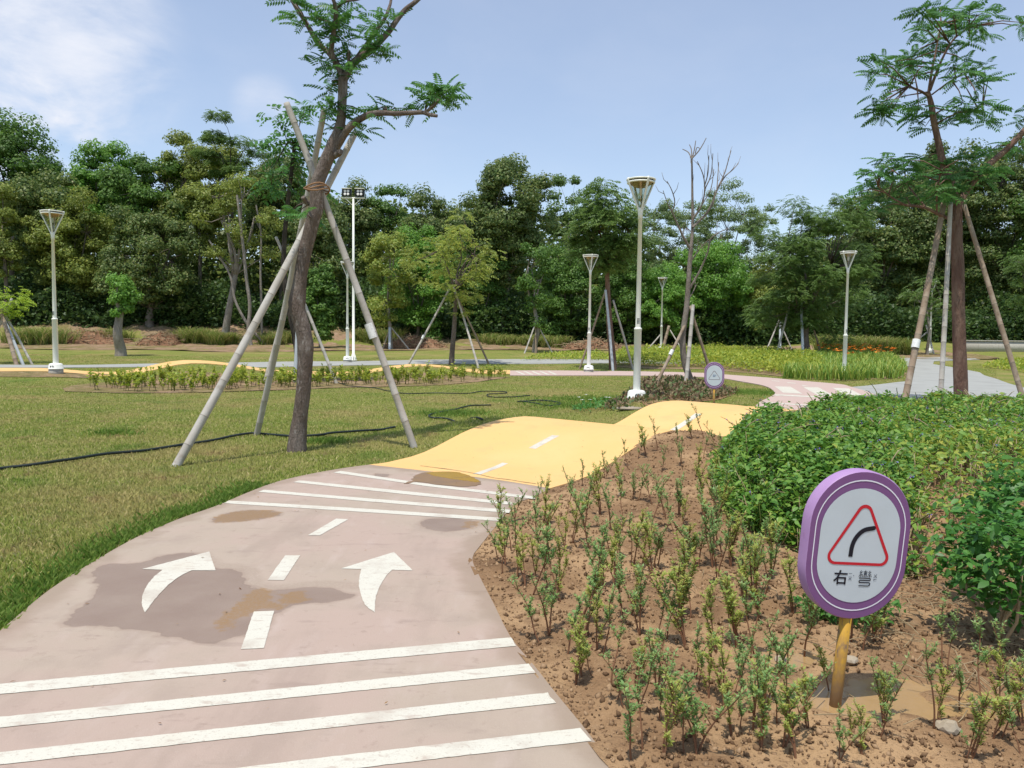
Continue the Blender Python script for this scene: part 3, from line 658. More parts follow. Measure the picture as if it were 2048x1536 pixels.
def stroke(a, pts, w, y, rnd=True):
    pts = [np.array(p, float) for p in pts]; L = []; R = []
    for i, p in enumerate(pts):
        d = pts[min(i + 1, len(pts) - 1)] - pts[max(i - 1, 0)]; d = d / (np.linalg.norm(d) + 1e-9); n = np.array((-d[1], d[0])) * w / 2; L.append(p + n); R.append(p - n)
    V = [(q[0], y, q[1]) for q in L + R]; k = len(pts); a.add(V, [(i, i + 1, k + i + 1, k + i) for i in range(k - 1)])
    if rnd:
        for c in (pts[0], pts[-1]) if rnd is True else (pts[-1],):
            a.add([(c[0] + w / 2 * math.cos(t), y - .0001, c[1] + w / 2 * math.sin(t)) for t in np.linspace(0, 2 * math.pi, 12, endpoint=False)] + [(c[0], y - .0001, c[1])], None, [(12, (i + 1) % 12, i) for i in range(12)])
def rtri(ap, bl, br, r, n=8):
    P3 = [np.array(ap), np.array(br), np.array(bl)]; out = []
    for i in range(3):
        p = P3[i]; a = P3[i - 1] - p; b = P3[(i + 1) % 3] - p; a /= np.linalg.norm(a); b /= np.linalg.norm(b)
        half = math.acos(np.clip(a @ b, -1, 1)) / 2; d = r / math.tan(half); s, e = p + a * d, p + b * d
        c = p + (a + b) / np.linalg.norm(a + b) * r / math.sin(half)
        a0 = math.atan2(*(s - c)[::-1]); a1 = math.atan2(*(e - c)[::-1]); da = (a1 - a0 + math.pi) % (2 * math.pi) - math.pi
        for k in range(n + 1): out.append(tuple(c + r * np.array((math.cos(a0 + da * k / n), math.sin(a0 + da * k / n)))))
    return out
def glyph(s, size, cx, cz, y, m, par, name='character', bold=.0):
    cu = bpy.data.curves.new(name, 'FONT'); cu.body = s; cu.size = size; cu.align_x = 'CENTER'; cu.align_y = 'CENTER'; cu.offset = bold
    to = bpy.data.objects.new(name, cu); COL.objects.link(to); dg = bpy.context.evaluated_depsgraph_get(); dg.update()
    me = bpy.data.meshes.new_from_object(to.evaluated_get(dg)); bpy.data.objects.remove(to)
    n = len(me.vertices); co = np.zeros(n * 3, np.float32); me.vertices.foreach_get('co', co); co = co.reshape(-1, 3)
    mid_ = (co.min(0) + co.max(0)) / 2
    v = np.column_stack([co[:, 0] - mid_[0] + cx, np.full(n, y), co[:, 1] - mid_[1] + cz]); me.vertices.foreach_set('co', v.astype(np.float32).ravel()); me.update(); me.materials.clear()
    return link(name, me, m, par)
def make_sign(kind, label, loc, rot, zc):
    t = thing('traffic_sign', label, 'traffic sign', loc, group='purple oval path signs'); t.rotation_euler = rot
    a = Acc(); a.tube([(0, 0.03, -.2), (0, 0.03, zc - .25)], .025, 16); a.build('pole', M['yellow_pole'], t, smooth=True)
    O = [(x, z + zc) for x, z in outline(.232, .322, .235)]
    th = .064; a = Acc(); n = len(O)
    O2 = [(x * .985, (z - zc) * .985 + zc) for x, z in O]
    V = [(x, 0, z) for x, z in O2] + [(x, .006, z) for x, z in O] + [(x, th, z) for x, z in O]
    a.add(V, [((i + 1) % n + k * n, i + k * n, n + i + k * n, n + (i + 1) % n + k * n) for i in range(n) for k in (0, 1)]); bo = a.build('board', M['purple_lit'], t)
    flat('board_back', [(x, z) for x, z in O], th, M['purple_lit'], bo)
    flat('face', O2[::-1], -.0002, M['purple'], bo)
    def sc(k, j): return [(x, z + zc) for x, z in outline(.232 * k, .322 * j, .235 * (k + j) / 2)]
    ringm('white_line', sc(.892, .883), sc(.872, .866), -.0016, M['line'], bo)
    pn = flat('white_panel', sc(.785, .77)[::-1], -.0018, M['panel'], bo)
    if kind == 1:
        T1 = rtri((.012, .218 + zc), (-.165, -.084 + zc), (.165, -.084 + zc), .036); T2 = rtri((.012, .218 - .027 + zc), (-.165 + .0205, -.084 + .012 + zc), (.165 - .0205, -.084 + .012 + zc), .025)
        ringm('red_triangle', T1, T2, -.0032, M['red'], bo)
        a = Acc(); cv = smooth_poly([(-.034, -.048 + zc), (-.031, 0 + zc), (-.016, .038 + zc), (.014, .068 + zc), (.058, .080 + zc)], 6); stroke(a, cv, .019, -.0034, 'end'); a.build('bend_arrow', M['ink'], bo)
        glyph('右', .066, -.068, -.139 + zc, -.0034, M['ink'], bo, bold=.0012)
        a = Acc(); U = lambda x, y: (.045 + (x - 50) * .00066, zc - .139 + (50 - y) * .00066)
        for s_, w_ in (([(20, 2), (10, 13), (24, 13)], .0030), ([(28, 8), (10, 26), (30, 26)], .0030), ([(20, 28), (20, 42)], .0034), ([(11, 32), (7, 40)], .0028), ([(29, 32), (33, 40)], .0028),
                       ([(50, 0), (50, 6)], .0032), ([(38, 8), (62, 8)], .0032), ([(41, 15), (59, 15)], .0030), ([(41, 22), (59, 22)], .0030), ([(41, 29), (59, 29), (59, 41), (41, 41), (41, 29)], .0030),
                       ([(80, 2), (70, 13), (84, 13)], .0030), ([(88, 8), (70, 26), (90, 26)], .0030), ([(80, 28), (80, 42)], .0034), ([(71, 32), (67, 40)], .0028), ([(89, 32), (93, 40)], .0028),
                       ([(12, 50), (82, 50), (88, 53), (88, 62), (82, 65), (18, 65), (12, 69), (12, 76), (18, 80), (84, 80), (89, 84), (86, 96), (76, 101), (14, 101)], .0046)):
            stroke(a, [U(*q) for q in s_], w_, -.0034)
        a.build('character', M['ink'], bo)
        for ch, x, z, s in (('ㄧ', -.024, -.121, .02), ('ㄡ', -.024, -.143, .02), ('ˋ', -.008, -.130, .03), ('ㄨ', .092, -.128, .021), ('ㄢ', .092, -.150, .021)):
            glyph(ch, s, x, z + zc, -.0034, M['ink_grey'], bo, 'phonetic_mark', .0002)
    else:
        T1 = rtri((0, .135 + zc), (-.155, -.10 + zc), (.155, -.10 + zc), .025); T2 = rtri((0, .135 - .018 + zc), (-.155 + .015, -.10 + .009 + zc), (.155 - .015, -.10 + .009 + zc), .018)
        ringm('brown_triangle', T1, T2, -.0032, M['faded_red'], bo)
        a = Acc()
        for (x, z, w, h) in ((-.02, -.0, .03, .05), (.012, .0, .022, .055), (-.004, -.025, .05, .012), (.036, .005, .012, .035)):
            a.add([(x - w / 2, -.0034, zc + z - h / 2), (x + w / 2, -.0034, zc + z - h / 2), (x + w / 2, -.0034, zc + z + h / 2), (x - w / 2, -.0034, zc + z + h / 2)], [(0, 1, 2, 3)])
        a.build('faded_pictogram', M['faded_blue'], bo)
    return t
g = G(1677, 1424)
sg = make_sign(1, 'large purple oval sign in the foreground with a right-bend arrow in a red triangle', (g.x, g.y, g.z), (math.radians(1.5), math.radians(4.0), math.radians(8)), .735)
g2 = P(1431, 700, 18.6)
make_sign(2, 'small distant purple oval sign on a yellow pole beside the leafless tree', (g2.x, 18.6, tz(g2.x, 18.6)), (0, math.radians(-.8), math.radians(-10)), .735)

# ------------------------------------------------------------------ bamboo stakes
M['bamboo'] = vmat('weathered_bamboo', (0.40, 0.37, 0.32), 0.75, 0.3, noise=[((0.50, 0.48, 0.44), 3, .4, .65, .8), ((0.27, 0.22, 0.17), 6, .52, .7, .7), ((0.2, 0.16, 0.12), 26, .6, .75, .5)], bump=[(60, .002, (1, 1, 1))])
M['bamboo_brown'] = vmat('brown_bamboo', (0.27, 0.20, 0.14), 0.8, 0.25, noise=[((0.36, 0.30, 0.23), 3, .4, .65, .7), ((0.17, 0.12, 0.08), 9, .5, .7, .7)], bump=[(60, .002, (1, 1, 1))])
M['steel_pole'] = vmat('grey_pipe', (0.44, 0.48, 0.50), 0.5, 0.4, noise=[((0.34, 0.36, 0.37), 5, .45, .7, .6)])
M['node'] = vmat('bamboo_joint', (0.30, 0.26, 0.21), 0.85)
M['paper'] = vmat('paper_label', (0.72, 0.73, 0.70), 0.6, noise=[((0.5, 0.5, 0.48), 50, .52, .6, .6)])
M['rope'] = vmat('brown_rope', (0.30, 0.17, 0.09), 0.9)
def bamboo(t, a0, a1, r0, r1, m='bamboo', nodes=True, gap=.38, lab=None, tagat=None):
    a0 = Vector(a0); a1 = Vector(a1); L = (a1 - a0).length; d = (a1 - a0) / L
    a0 = a0 - d * .15; L += .15
    pts = []; rad = []; s = 0; n = 0; jt = Acc(); bend = d.orthogonal().normalized() * L * .006
    ns = []
    while s < L: ns.append(s); s += gap * random.uniform(.8, 1.25)
    grid = sorted(set([0, L] + [min(L, max(0, q + e)) for q in ns for e in (-.012, 0, .012)] + [min(L, q + gap / 2) for q in ns]))
    for s in grid:
        r = r0 + (r1 - r0) * s / L
        if nodes and any(abs(s - q) < .001 for q in ns): r *= 1.06
        pts.append(a0 + d * s + bend * math.sin(math.pi * s / L)); rad.append(r)
    a = Acc(); a.tube(pts, rad, 12 if r0 > .035 else 7); o = a.build('pole', M[m], t, smooth=r0 > .035)
    if lab: o['label'] = lab
    if nodes and r0 > .03:
        for q in ns[1:]:
            jt = Acc()
            p = a0 + d * q + bend * math.sin(math.pi * q / L); r = (r0 + (r1 - r0) * q / L) * 1.075
            jt.tube([p - d * .003, p + d * .003], [r, r], 12); jt.build('joint_ring', M['node'], o)
    if tagat is not None:
        p = a0 + d * L * tagat; r = (r0 + (r1 - r0) * tagat)
        z = d; x = Vector((1, 0, 0)); x = (x - z * x.dot(z)).normalized(); y = z.cross(x)
        if y.y > 0: y = -y
        a = Acc(); V = []; k = 8
        for i in range(k + 1):
            an = math.pi * (i / k - .5) * 1.1
            for h in (-.105, .105): V.append(tuple(p + (x * math.sin(an) + y * math.cos(an)) * (r * 1.22) + z * h))
        a.add(V, [(2 * i, 2 * i + 2, 2 * i + 3, 2 * i + 1) for i in range(k)]); a.build('paper_label', M['paper'], o)
    return o
def stakes(label, poles, group='staked tree supports'):
    """poles: (bottom px, depth, top px, depth, radius[, material, tag])"""
    t = thing('tree_stakes', label, 'tree stakes', group=group)
    b0 = poles[0]; base = Vector((P(b0[0][0], b0[0][1], b0[1]).x, b0[1], 0)); 
    for p in poles:
        (bx_, by_), d0, tp, d1, r = p[:5]; m = p[5] if len(p) > 5 else 'bamboo'; tg = p[6] if len(p) > 6 else None
        g0 = P(bx_, by_, d0); g0.z = tz(g0.x, d0); bamboo(t, g0, P(tp[0], tp[1], d1), r, r * .85, m, nodes=(m != 'steel_pole'), tagat=tg, gap=.42)
    return t
# near tripod
st = thing('tree_stakes', 'big bamboo tripod lashed round the leaning foreground tree', 'tree stakes', group='staked tree supports')
g0 = G(352, 932); bamboo(st, g0, P(711, 264, 10.42 + .9), .054, .044, gap=.46)
g0 = G(828, 895); bamboo(st, g0, P(573, 206, 10.75 - .1), .050, .042, gap=.46, tagat=.365, lab='bamboo pole with a white paper label')
g0 = G(513, 871); bamboo(st, g0, P(649, 217, 10.82 - .1), .048, .040, 'bamboo', gap=.46)
tie = P(634, 378, 10.55)
a = Acc()
for k in range(3):
    pts = []
    for j in range(25):
        an = j / 24 * 2 * math.pi; pts.append(tie + Vector((math.cos(an) * .165, math.sin(an) * .20, .03 * math.cos(an * 2 + k) + (k - 1) * .022)))
    a.tube(pts, .010, 6, False)
a.build('rope', M['rope'], st)

# ------------------------------------------------------------------ hoses
M['hose'] = vmat('black_hose', (0.012, 0.02, 0.017), 0.45, 0.4)
def hose(px, label, r=.02, lift=.0):
    w = [G(*p) for p in px]; s = smooth_poly([(p.x, p.y) for p in w], 7); pts = [(x, y, tz(x, y) + r + .016 + lift + .012 * mnoise.noise(Vector((x * 2, y * 2, 3)))) for x, y in s]
    a = Acc(); a.tube(pts, r, 8); tag(a.build('garden_hose', M['hose'], smooth=True), label, 'hose', 'black irrigation hoses on the lawn')
hose([(-90, 957), (0, 942), (90, 932), (200, 915), (280, 906), (360, 895), (430, 884), (500, 871), (545, 873), (580, 876), (640, 874), (665, 870), (720, 866), (765, 862), (790, 858)], 'thick black hose crossing the front of the lawn past the leaning tree', .019)
hose([(982, 813), (940, 814), (910, 822), (872, 829), (858, 834), (865, 839), (900, 842), (965, 843)], 'loop of black hose open towards the yellow path', .016)
hose([(672, 765), (700, 774), (745, 777), (800, 788), (860, 788), (925, 789), (965, 785), (1005, 785), (1012, 788), (980, 790), (975, 794), (1000, 797), (1060, 793)], 'thin winding black hose beyond the bamboo tripod', .014)
hose([(1035, 806), (1075, 803), (1112, 806), (1120, 811), (1098, 814), (1078, 810), (1040, 805)], 'small closed loop of black hose in mid lawn', .016)
# ------------------------------------------------------------------ trees
def leafmat(name, cols, tr=.36, rough=.5, spec=.35):
    return vmat(name, cols[0], rough, spec, island=cols, translucent=tr, noise=[(tuple(c * .62 for c in cols[0]), .35, .45, .65, .5)])
LM = {
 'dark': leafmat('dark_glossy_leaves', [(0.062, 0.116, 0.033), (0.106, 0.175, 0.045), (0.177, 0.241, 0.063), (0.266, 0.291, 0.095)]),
 'mid': leafmat('green_leaves', [(0.065, 0.147, 0.026), (0.110, 0.216, 0.037), (0.164, 0.284, 0.055)]),
 'bright': leafmat('bright_leaves', [(0.096, 0.228, 0.032), (0.149, 0.315, 0.045), (0.210, 0.367, 0.061)]),
 'olive': leafmat('olive_leaves', [(0.151, 0.212, 0.038), (0.221, 0.284, 0.057), (0.320, 0.349, 0.076)]),
 'feather': leafmat('feathery_leaves', [(.085, .160, .038), (.125, .215, .05), (.18, .27, .07)]),
 'pale': leafmat('pale_airy_leaves', [(0.149, 0.228, 0.079), (0.193, 0.280, 0.105), (0.245, 0.315, 0.123)], .4),
 'lime2': leafmat('yellow_green_pinnate_leaves', [(0.185, 0.260, 0.054), (0.256, 0.338, 0.060), (0.383, 0.390, 0.084)], .4),
 'lime': leafmat('lime_leaves', [(0.280, 0.420, 0.035), (0.385, 0.507, 0.052), (0.175, 0.315, 0.035)], .4),
 'near': leafmat('fresh_pinnate_leaves', [(.042, .135, .030), (.065, .19, .042), (.12, .28, .065)], .35),
}
def barkmat(name, c1, c2, c3):
    return vmat(name, c1, .95, .15, noise=[(c2, 5, .42, .62, .8, (1, 1, .3)), (c3, 16, .55, .7, .75, (1, 1, .35)), (tuple(q * .5 for q in c1), 34, .55, .72, .7, (1, 1, .3))], bump=[(24, .05, (1, 1, .25)), (70, .015, (1, 1, .5))])
BM = {
 'brown': barkmat('brown_bark', (.145, .112, .092), (.21, .175, .15), (.34, .31, .28)),
 'red': barkmat('reddish_bark', (.17, .10, .075), (.25, .17, .125), (.12, .075, .06)),
 'pale': barkmat('pale_bark', (.25, .22, .185), (.34, .31, .27), (.16, .13, .10)),
 'grey': barkmat('grey_brown_bark', (.21, .175, .145), (.30, .26, .22), (.15, .115, .09)),
 'dark': barkmat('dark_bark', (.055, .045, .036), (.10, .085, .07), (.04, .03, .025)),
 'far': vmat('distant_bark', (.14, .12, .095), .95, .1, noise=[((.22, .19, .16), 2, .45, .7, .7)]),
}
def rotm(yaw, pitch, roll):
    """n,3,3 matrices: roll about x, pitch about y, yaw about z"""
    cy, sy, cp, sp, cr, sr = np.cos(yaw), np.sin(yaw), np.cos(pitch), np.sin(pitch), np.cos(roll), np.sin(roll)
    o = np.zeros_like(cy); i = np.ones_like(cy)
    Z = np.stack([cy, -sy, o, sy, cy, o, o, o, i], -1).reshape(-1, 3, 3)
    Y = np.stack([cp, o, sp, o, i, o, -sp, o, cp], -1).reshape(-1, 3, 3)
    X = np.stack([i, o, o, o, cr, -sr, o, sr, cr], -1).reshape(-1, 3, 3)
    return Z @ Y @ X
def scatter(acc, V, Q, T, R, S_, Pn):
    V = np.asarray(V, float); n = len(Pn); k = len(V)
    out = np.einsum('nij,kj->nki', R, V) * np.asarray(S_).reshape(-1, 1, 1) + np.asarray(Pn)[:, None, :]
    off = (np.arange(n) * k)
    q = (np.asarray(Q)[None] + off[:, None, None]).reshape(-1, 4) if Q is not None and len(Q) else None
    t = (np.asarray(T)[None] + off[:, None, None]).reshape(-1, 3) if T is not None and len(T) else None
    acc.add(out.reshape(-1, 3), q, t)
# one pinnate leaf: arched rachis with drooping leaflet pairs
def pinnate(pairs=7, ll=.30, lw=.115, droop=.55, arch=.35):
    V = []; Q = []; T = []
    def at(t): return np.array((t * .92, 0, .18 * t - arch * t * t))
    for i in range(6):
        p = at(i / 5); V += [p + (0, .006, 0), p - (0, .006, 0)]
    Q = [(2 * i, 2 * i + 2, 2 * i + 3, 2 * i + 1) for i in range(5)]
    for i in range(pairs):
        t = .18 + .82 * i / (pairs - 1); p = at(t); L = ll * (1 - .5 * abs(t - .5)) 
        for s in (-1, 1):
            d = np.array((.55, s * .85, -droop)); d /= np.linalg.norm(d); w = np.array((.8, -s * .5, .1)); w /= np.linalg.norm(w)
            b = len(V); V += [p, p + d * L * .45 + w * lw * .5, p + d * L, p + d * L * .45 - w * lw * .5]; Q.append((b, b + 1, b + 2, b + 3))
    p = at(1); b = len(V); V += [p, p + (.1, .035, -.05), p + (.22, 0, -.14), p + (.1, -.035, -.05)]; Q.append((b, b + 1, b + 2, b + 3))
    return np.array(V), Q, None
PIN = pinnate(); PIN_LO = pinnate(4, .40, .20, .5, .4)
LEAFQ = (np.array([(0, 0, 0), (.5, .26, .04), (1, 0, -.08), (.5, -.26, .04)]), [(0, 1, 2, 3)], None)
CLUMPQ = (np.array([(-.5, -.1, 0), (-.1, .32, .1), (.5, .12, 0), (.15, -.34, -.08)]), [(0, 1, 2, 3)], None)
def rotn(nrm, rg):
    """frames whose z axis follows the given normals, with random spin"""
    nz_ = nrm / np.linalg.norm(nrm, axis=1)[:, None]; r = rg.normal(0, 1, nrm.shape); x = r - nz_ * (r * nz_).sum(1)[:, None]; x /= np.linalg.norm(x, axis=1)[:, None]
    y = np.cross(nz_, x); return np.stack([x, y, nz_], -1)
def tuft(acc, c, r, n, L, rng, proto=PIN, up=.35):
    """compound leaves fanning out from a twig end"""
    yaw = rng.uniform(0, 2 * np.pi, n); pit = -rng.uniform(-.35, up + .45, n); R = rotm(yaw, pit, rng.normal(0, .35, n))
    off = rng.normal(0, 1, (n, 3)) * np.array((.28, .28, .22)) * r
    scatter(acc, *proto, R, L * rng.uniform(.7, 1.15, n), np.asarray(c) + off)
def limb(acc, pts, r0, r1, n=8, rep=4, wob=.0):
    s = smooth_poly([tuple(p) for p in pts], rep) if len(pts) > 2 else [np.array(tuple(p)) for p in pts]
    k = len(s); rr = [r0 + (r1 - r0) * i / (k - 1) for i in range(k)]
    if wob: s = [p + wob * np.array(mnoise.noise_vector(Vector(tuple(p * 1.7)))) for p in s]
    acc.tube([tuple(p) for p in s], rr, n); return s
def radii_limb(acc, pts, radii, n=12, rep=5, wob=0.0, bumpy=.03):
    s = smooth_poly([tuple(p) for p in pts], rep); k = len(s); rr = np.interp(np.linspace(0, len(pts) - 1, k), range(len(pts)), radii)
    V = []; prev = None; P_ = [Vector(tuple(p)) for p in s]; ref = Vector((1, 0, 0))
    for i, p in enumerate(P_):
        d = (P_[min(i + 1, k - 1)] - P_[max(i - 1, 0)]).normalized(); ref = (ref - d * ref.dot(d)).normalized(); b = d.cross(ref)
        for j in range(n):
            a = 2 * math.pi * j / n; v = ref * math.cos(a) + b * math.sin(a); r = rr[i] * (1 + bumpy * 2 * mnoise.noise((p + v * rr[i]) * 6) + bumpy * mnoise.noise((p + v * rr[i]) * 17))
            V.append(tuple(p + v * r))
    acc.add(V, [(i * n + j, i * n + (j + 1) % n, (i + 1) * n + (j + 1) % n, (i + 1) * n + j) for i in range(k - 1) for j in range(n)])
    V = [V[-n + j] for j in range(n)] + [tuple(P_[-1])]; acc.add(V, None, [(n, j, (j + 1) % n) for j in range(n)])
    return s

# ---- leaning foreground tree
rng = np.random.default_rng(11)
D0 = 10.6
def HP(px, py, dd=0.0): return P(px, py, D0 + dd)
gb = HP(593, 905)
ht = thing('leaning_tree', 'leaning brown-barked tree propped by bamboo in the middle of the lawn', 'tree', (gb.x, D0, tz(gb.x, D0)))
org = np.array((gb.x, D0, tz(gb.x, D0)))
def loc(p): return tuple(np.array(tuple(p)) - org)
tr = Acc(); SK = []
tp = [(592, 918), (594, 895), (597, 860), (600, 835), (607, 780), (609, 745), (611, 700), (607, 662), (597, 630), (594, 604), (599, 570), (602, 546), (610, 505), (618, 473), (626, 440), (633, 415), (634, 374), (645, 340), (659, 308), (668, 285), (676, 268), (681, 245), (683, 228), (685, 190), (686, 156)]
tw = [44, 40, 33, 30, 29.5, 30, 32, 31, 33, 34, 28, 26.5, 27, 27, 27.5, 28, 27, 27, 27, 25, 23, 19, 18.5, 18, 19]
SK.append(radii_limb(tr, [loc(HP(*p)) for p in tp], [w / 2 / F_PX * D0 for w in tw], 14, 4))
def br(pts, w0, w1, d1=0.0, n=8):
    k = len(pts); q = [loc(HP(p[0], p[1], d1 * i / (k - 1))) for i, p in enumerate(pts)]
    SK.append(radii_limb(tr, q, list(np.linspace(w0, w1, k) / 2 / F_PX * D0), n, 4))
br([(688, 165), (680, 140), (668, 118), (655, 103), (636, 86), (616, 52), (601, 28), (587, 6), (575, -25), (570, -70)], 14, 6, .5)
br([(668, 122), (663, 100), (665, 80), (669, 55), (672, 30), (670, 10), (664, -12), (662, -60)], 11, 6, -.4)
br([(671, 20), (682, 8), (695, 2), (712, 0), (722, -3)], 6, 3.5, -.6)
br([(684, 165), (693, 150), (703, 130), (720, 115), (742, 99), (762, 80), (780, 60), (795, 38), (812, 18), (838, -3), (870, -45)], 17, 8, .3)
br([(699, 135), (712, 118), (734, 88), (752, 62), (769, 38), (778, 16), (782, 0), (786, -40)], 10, 5, .6)
br([(697, 135), (697.5, 120), (698, 101)], 6.5, 6, 0)
br([(672, 296), (681, 281), (692, 263), (706, 249), (724, 236), (742, 228), (765, 226), (790, 227), (820, 226), (845, 225), (858, 229), (874, 232)], 16, 6.5, -.5)
br([(766, 226), (770, 220), (771, 216)], 8, 6, -.22)
br([(850, 225), (860, 218), (871, 209), (876, 200)], 7, 3, -.5)
br([(668, 312), (677, 307), (681, 303)], 13, 11, -.15)
br([(618, 408), (611, 402), (606, 394)], 11, 9, -.1)
lf = Acc(); tw_ = tr
TU = [((800, 10), 28, 10), ((770, 8), 24, 7), ((838, 100), 22, 6), ((770, 72), 14, 3), ((850, 165), 18, 4), ((1020, 60), 30, 10), ((1010, 100), 30, 9), ((1075, 95), 22, 5), ((985, 175), 34, 12), ((1080, 195), 32, 9), ((970, 235), 34, 12), ((1040, 150), 26, 7), ((1080, 240), 22, 5), ((1130, 10), 22, 6), ((1300, 130), 26, 8), ((1260, 175), 24, 6), ((1400, 105), 26, 8), ((1350, 110), 20, 5), ((1310, 280), 32, 12), ((1350, 300), 24, 7), ((1240, 260), 22, 6), ((1290, 350), 20, 5),
      ((950, 390), 28, 8), ((1000, 370), 30, 9), ((1060, 400), 30, 9), ((1110, 380), 26, 7), ((1090, 440), 26, 7), ((1130, 450), 22, 5), ((1020, 500), 26, 7), ((1000, 560), 30, 9), ((1030, 640), 32, 11), ((1030, 690), 32, 10), ((1090, 690), 22, 5), ((1010, 800), 26, 7), ((1150, 790), 28, 8), ((1220, 800), 24, 6), ((1220, 690), 26, 8), ((1270, 690), 22, 6), ((1320, 660), 26, 8), ((1390, 655), 20, 5), ((1480, 665), 22, 6), ((1520, 690), 16, 3),
      ((1610, 620), 30, 11), ((1660, 570), 36, 18), ((1720, 590), 36, 18), ((1690, 630), 30, 12), ((1740, 550), 26, 8), ((1650, 540), 22, 7), ((800, 1335), 26, 7), ((850, 1325), 20, 5), ((760, 1310), 16, 3)]
skp = np.concatenate([np.array(s) for s in SK])
for (cx, cy), r, n in TU:
    px, py = cx / 3.0717 + 330, cy / 3.0717; rr = r / 3.0717 * 1.55 / F_PX * D0 * 1.6
    c = np.array(loc(HP(px, py, rng.uniform(-.3, .3)))); j = np.argmin(np.linalg.norm(skp - c, axis=1)); b = skp[j]
    if np.linalg.norm(b - c) > .05: tw_.tube([tuple(b), tuple((b + c) / 2 + np.array((0, 0, .03))), tuple(c)], [.012, .008, .004], 5)
    tuft(lf, c, rr, int(n * 1.05), .28, rng)
lf.build('foliage', LM['near'], ht); tr.build('trunk', BM['brown'], ht, smooth=True)
# torn netting collar round the foot of the trunk
a = Acc(); a.lathe([(.155, -.05), (.150, .30), (.158, .42)], 18); 

# ---- tall right-hand tree
D1 = 19.0
def RP(px, py, dd=0.0): return P(px, py, D1 + dd)
gb = RP(1920, 800)
rt = thing('staked_tree', 'tall reddish-trunked tree behind the hedge with layered feathery foliage', 'tree', (gb.x, D1, tz(gb.x, D1)))
org = np.array((gb.x, D1, tz(gb.x, D1))); SK = []; tr = Acc()
def k6(x, y): return (x / 1.874 + 1650, y / 1.874)
def br6(pts, w0, w1, d1=0.0, n=8, d0=0.0):
    k = len(pts); q = [loc(RP(*k6(*p), d0 + (d1 - d0) * i / (k - 1))) for i, p in enumerate(pts)]
    SK.append(radii_limb(tr, q, list(np.linspace(w0, w1, k) / 2 / F_PX * D1), n, 4))
br6([(510, 1540), (508, 1420), (504, 1300), (500, 1150), (498, 1000), (494, 900), (494, 790), (500, 740)], 27, 19, n=14)
br6([(496, 800), (476, 700), (452, 640), (437, 590), (422, 520), (407, 450), (400, 400), (393, 370), (385, 345)], 17, 9)
br6([(392, 365), (365, 345), (330, 330), (318, 322)], 6, 3.5, -.4)
br6([(388, 350), (395, 300), (405, 240), (413, 205), (425, 140), (435, 90)], 6, 2.5, .3)
br6([(392, 340), (415, 280), (442, 215), (480, 150), (540, 100)], 6.5, 2.5, -.3)
br6([(398, 400), (440, 410), (520, 420), (590, 400)], 3, 2, .6)
br6([(400, 355), (440, 325), (475, 300), (540, 270)], 3, 2, -.5)
br6([(505, 760), (540, 700), (600, 630), (680, 560), (746, 490), (820, 420), (900, 360)], 14, 9, .5)
br6([(486, 820), (455, 815), (420, 800), (380, 780), (340, 772), (300, 768)], 8, 5, -.5)
br6([(300, 768), (250, 740), (200, 700)], 4, 2, -.9, d0=-.5); br6([(380, 780), (330, 720), (270, 650), (220, 620)], 4, 2, .9, d0=-.2); br6([(420, 800), (420, 720), (440, 640), (500, 600)], 4, 2, -1.2, d0=-.2)
lf = Acc(); tw_ = tr; skp = np.concatenate([np.array(s) for s in SK])
TU = [(380, 40), (430, 30), (480, 60), (540, 35), (590, 50), (625, 60), (350, 45), (400, 90), (460, 110), (520, 110), (580, 100), (600, 130), (400, 165), (470, 170), (540, 160), (360, 110), (430, 130), (500, 60), (560, 80),
      (210, 230), (260, 230), (320, 215), (180, 275), (250, 280), (330, 280), (370, 245), (480, 240), (540, 240), (600, 255), (615, 290), (500, 300), (570, 305), (270, 320), (300, 250), (350, 200), (220, 255), (530, 275),
      (190, 385), (230, 390), (180, 420), (215, 435), (255, 405), (325, 400), (340, 440), (375, 475), (430, 430), (450, 460), (520, 390), (580, 385), (620, 400), (545, 440), (600, 455), (500, 440), (205, 410), (350, 415), (560, 410),
      (175, 640), (220, 610), (270, 595), (320, 600), (380, 600), (430, 610), (150, 700), (200, 690), (260, 680), (320, 665), (380, 655), (440, 650), (500, 600), (560, 590), (610, 570), (180, 745), (235, 745), (295, 740), (215, 780), (270, 770), (350, 725), (410, 715), (470, 715), (520, 690), (570, 655), (600, 675), (470, 675), (640, 635), (690, 545), (730, 455), (720, 560), (240, 640), (300, 640), (360, 690), (420, 680), (530, 640), (130, 720), (490, 650), (440, 740), (390, 740), (200, 650), (340, 630), (740, 100), (745, 85), (820, 400), (860, 360), (900, 330), (880, 400), (930, 370), (900, 360), (850, 440), (780, 420), (770, 500)]
for cx, cy in TU:
    dz = rng.uniform(-1.2, 1.2); c = np.array(loc(RP(*k6(cx, cy), dz))); j = np.argmin(np.linalg.norm(skp - c, axis=1)); b = skp[j]
    tw_.tube([tuple(b), tuple(b * .4 + c * .6 + np.array((0, 0, .08))), tuple(c)], [.02, .013, .006], 5)
    tuft(lf, c, .22, 10 if cx < 735 else 7, .43, rng, PIN, .15)
lf.build('foliage', LM['near'], rt); tr.build('trunk', BM['red'], rt, smooth=True)
stakes('three tall poles propping the reddish tree behind the hedge', [((1806, 790), 17.6, (1888, 405), 19, .075, 'bamboo_brown', .33), ((1881, 790), 18.2, (1901, 405), 18.8, .06, 'bamboo'), ((2056, 800), 17.6, (1928, 410), 18.9, .06, 'bamboo_brown')])

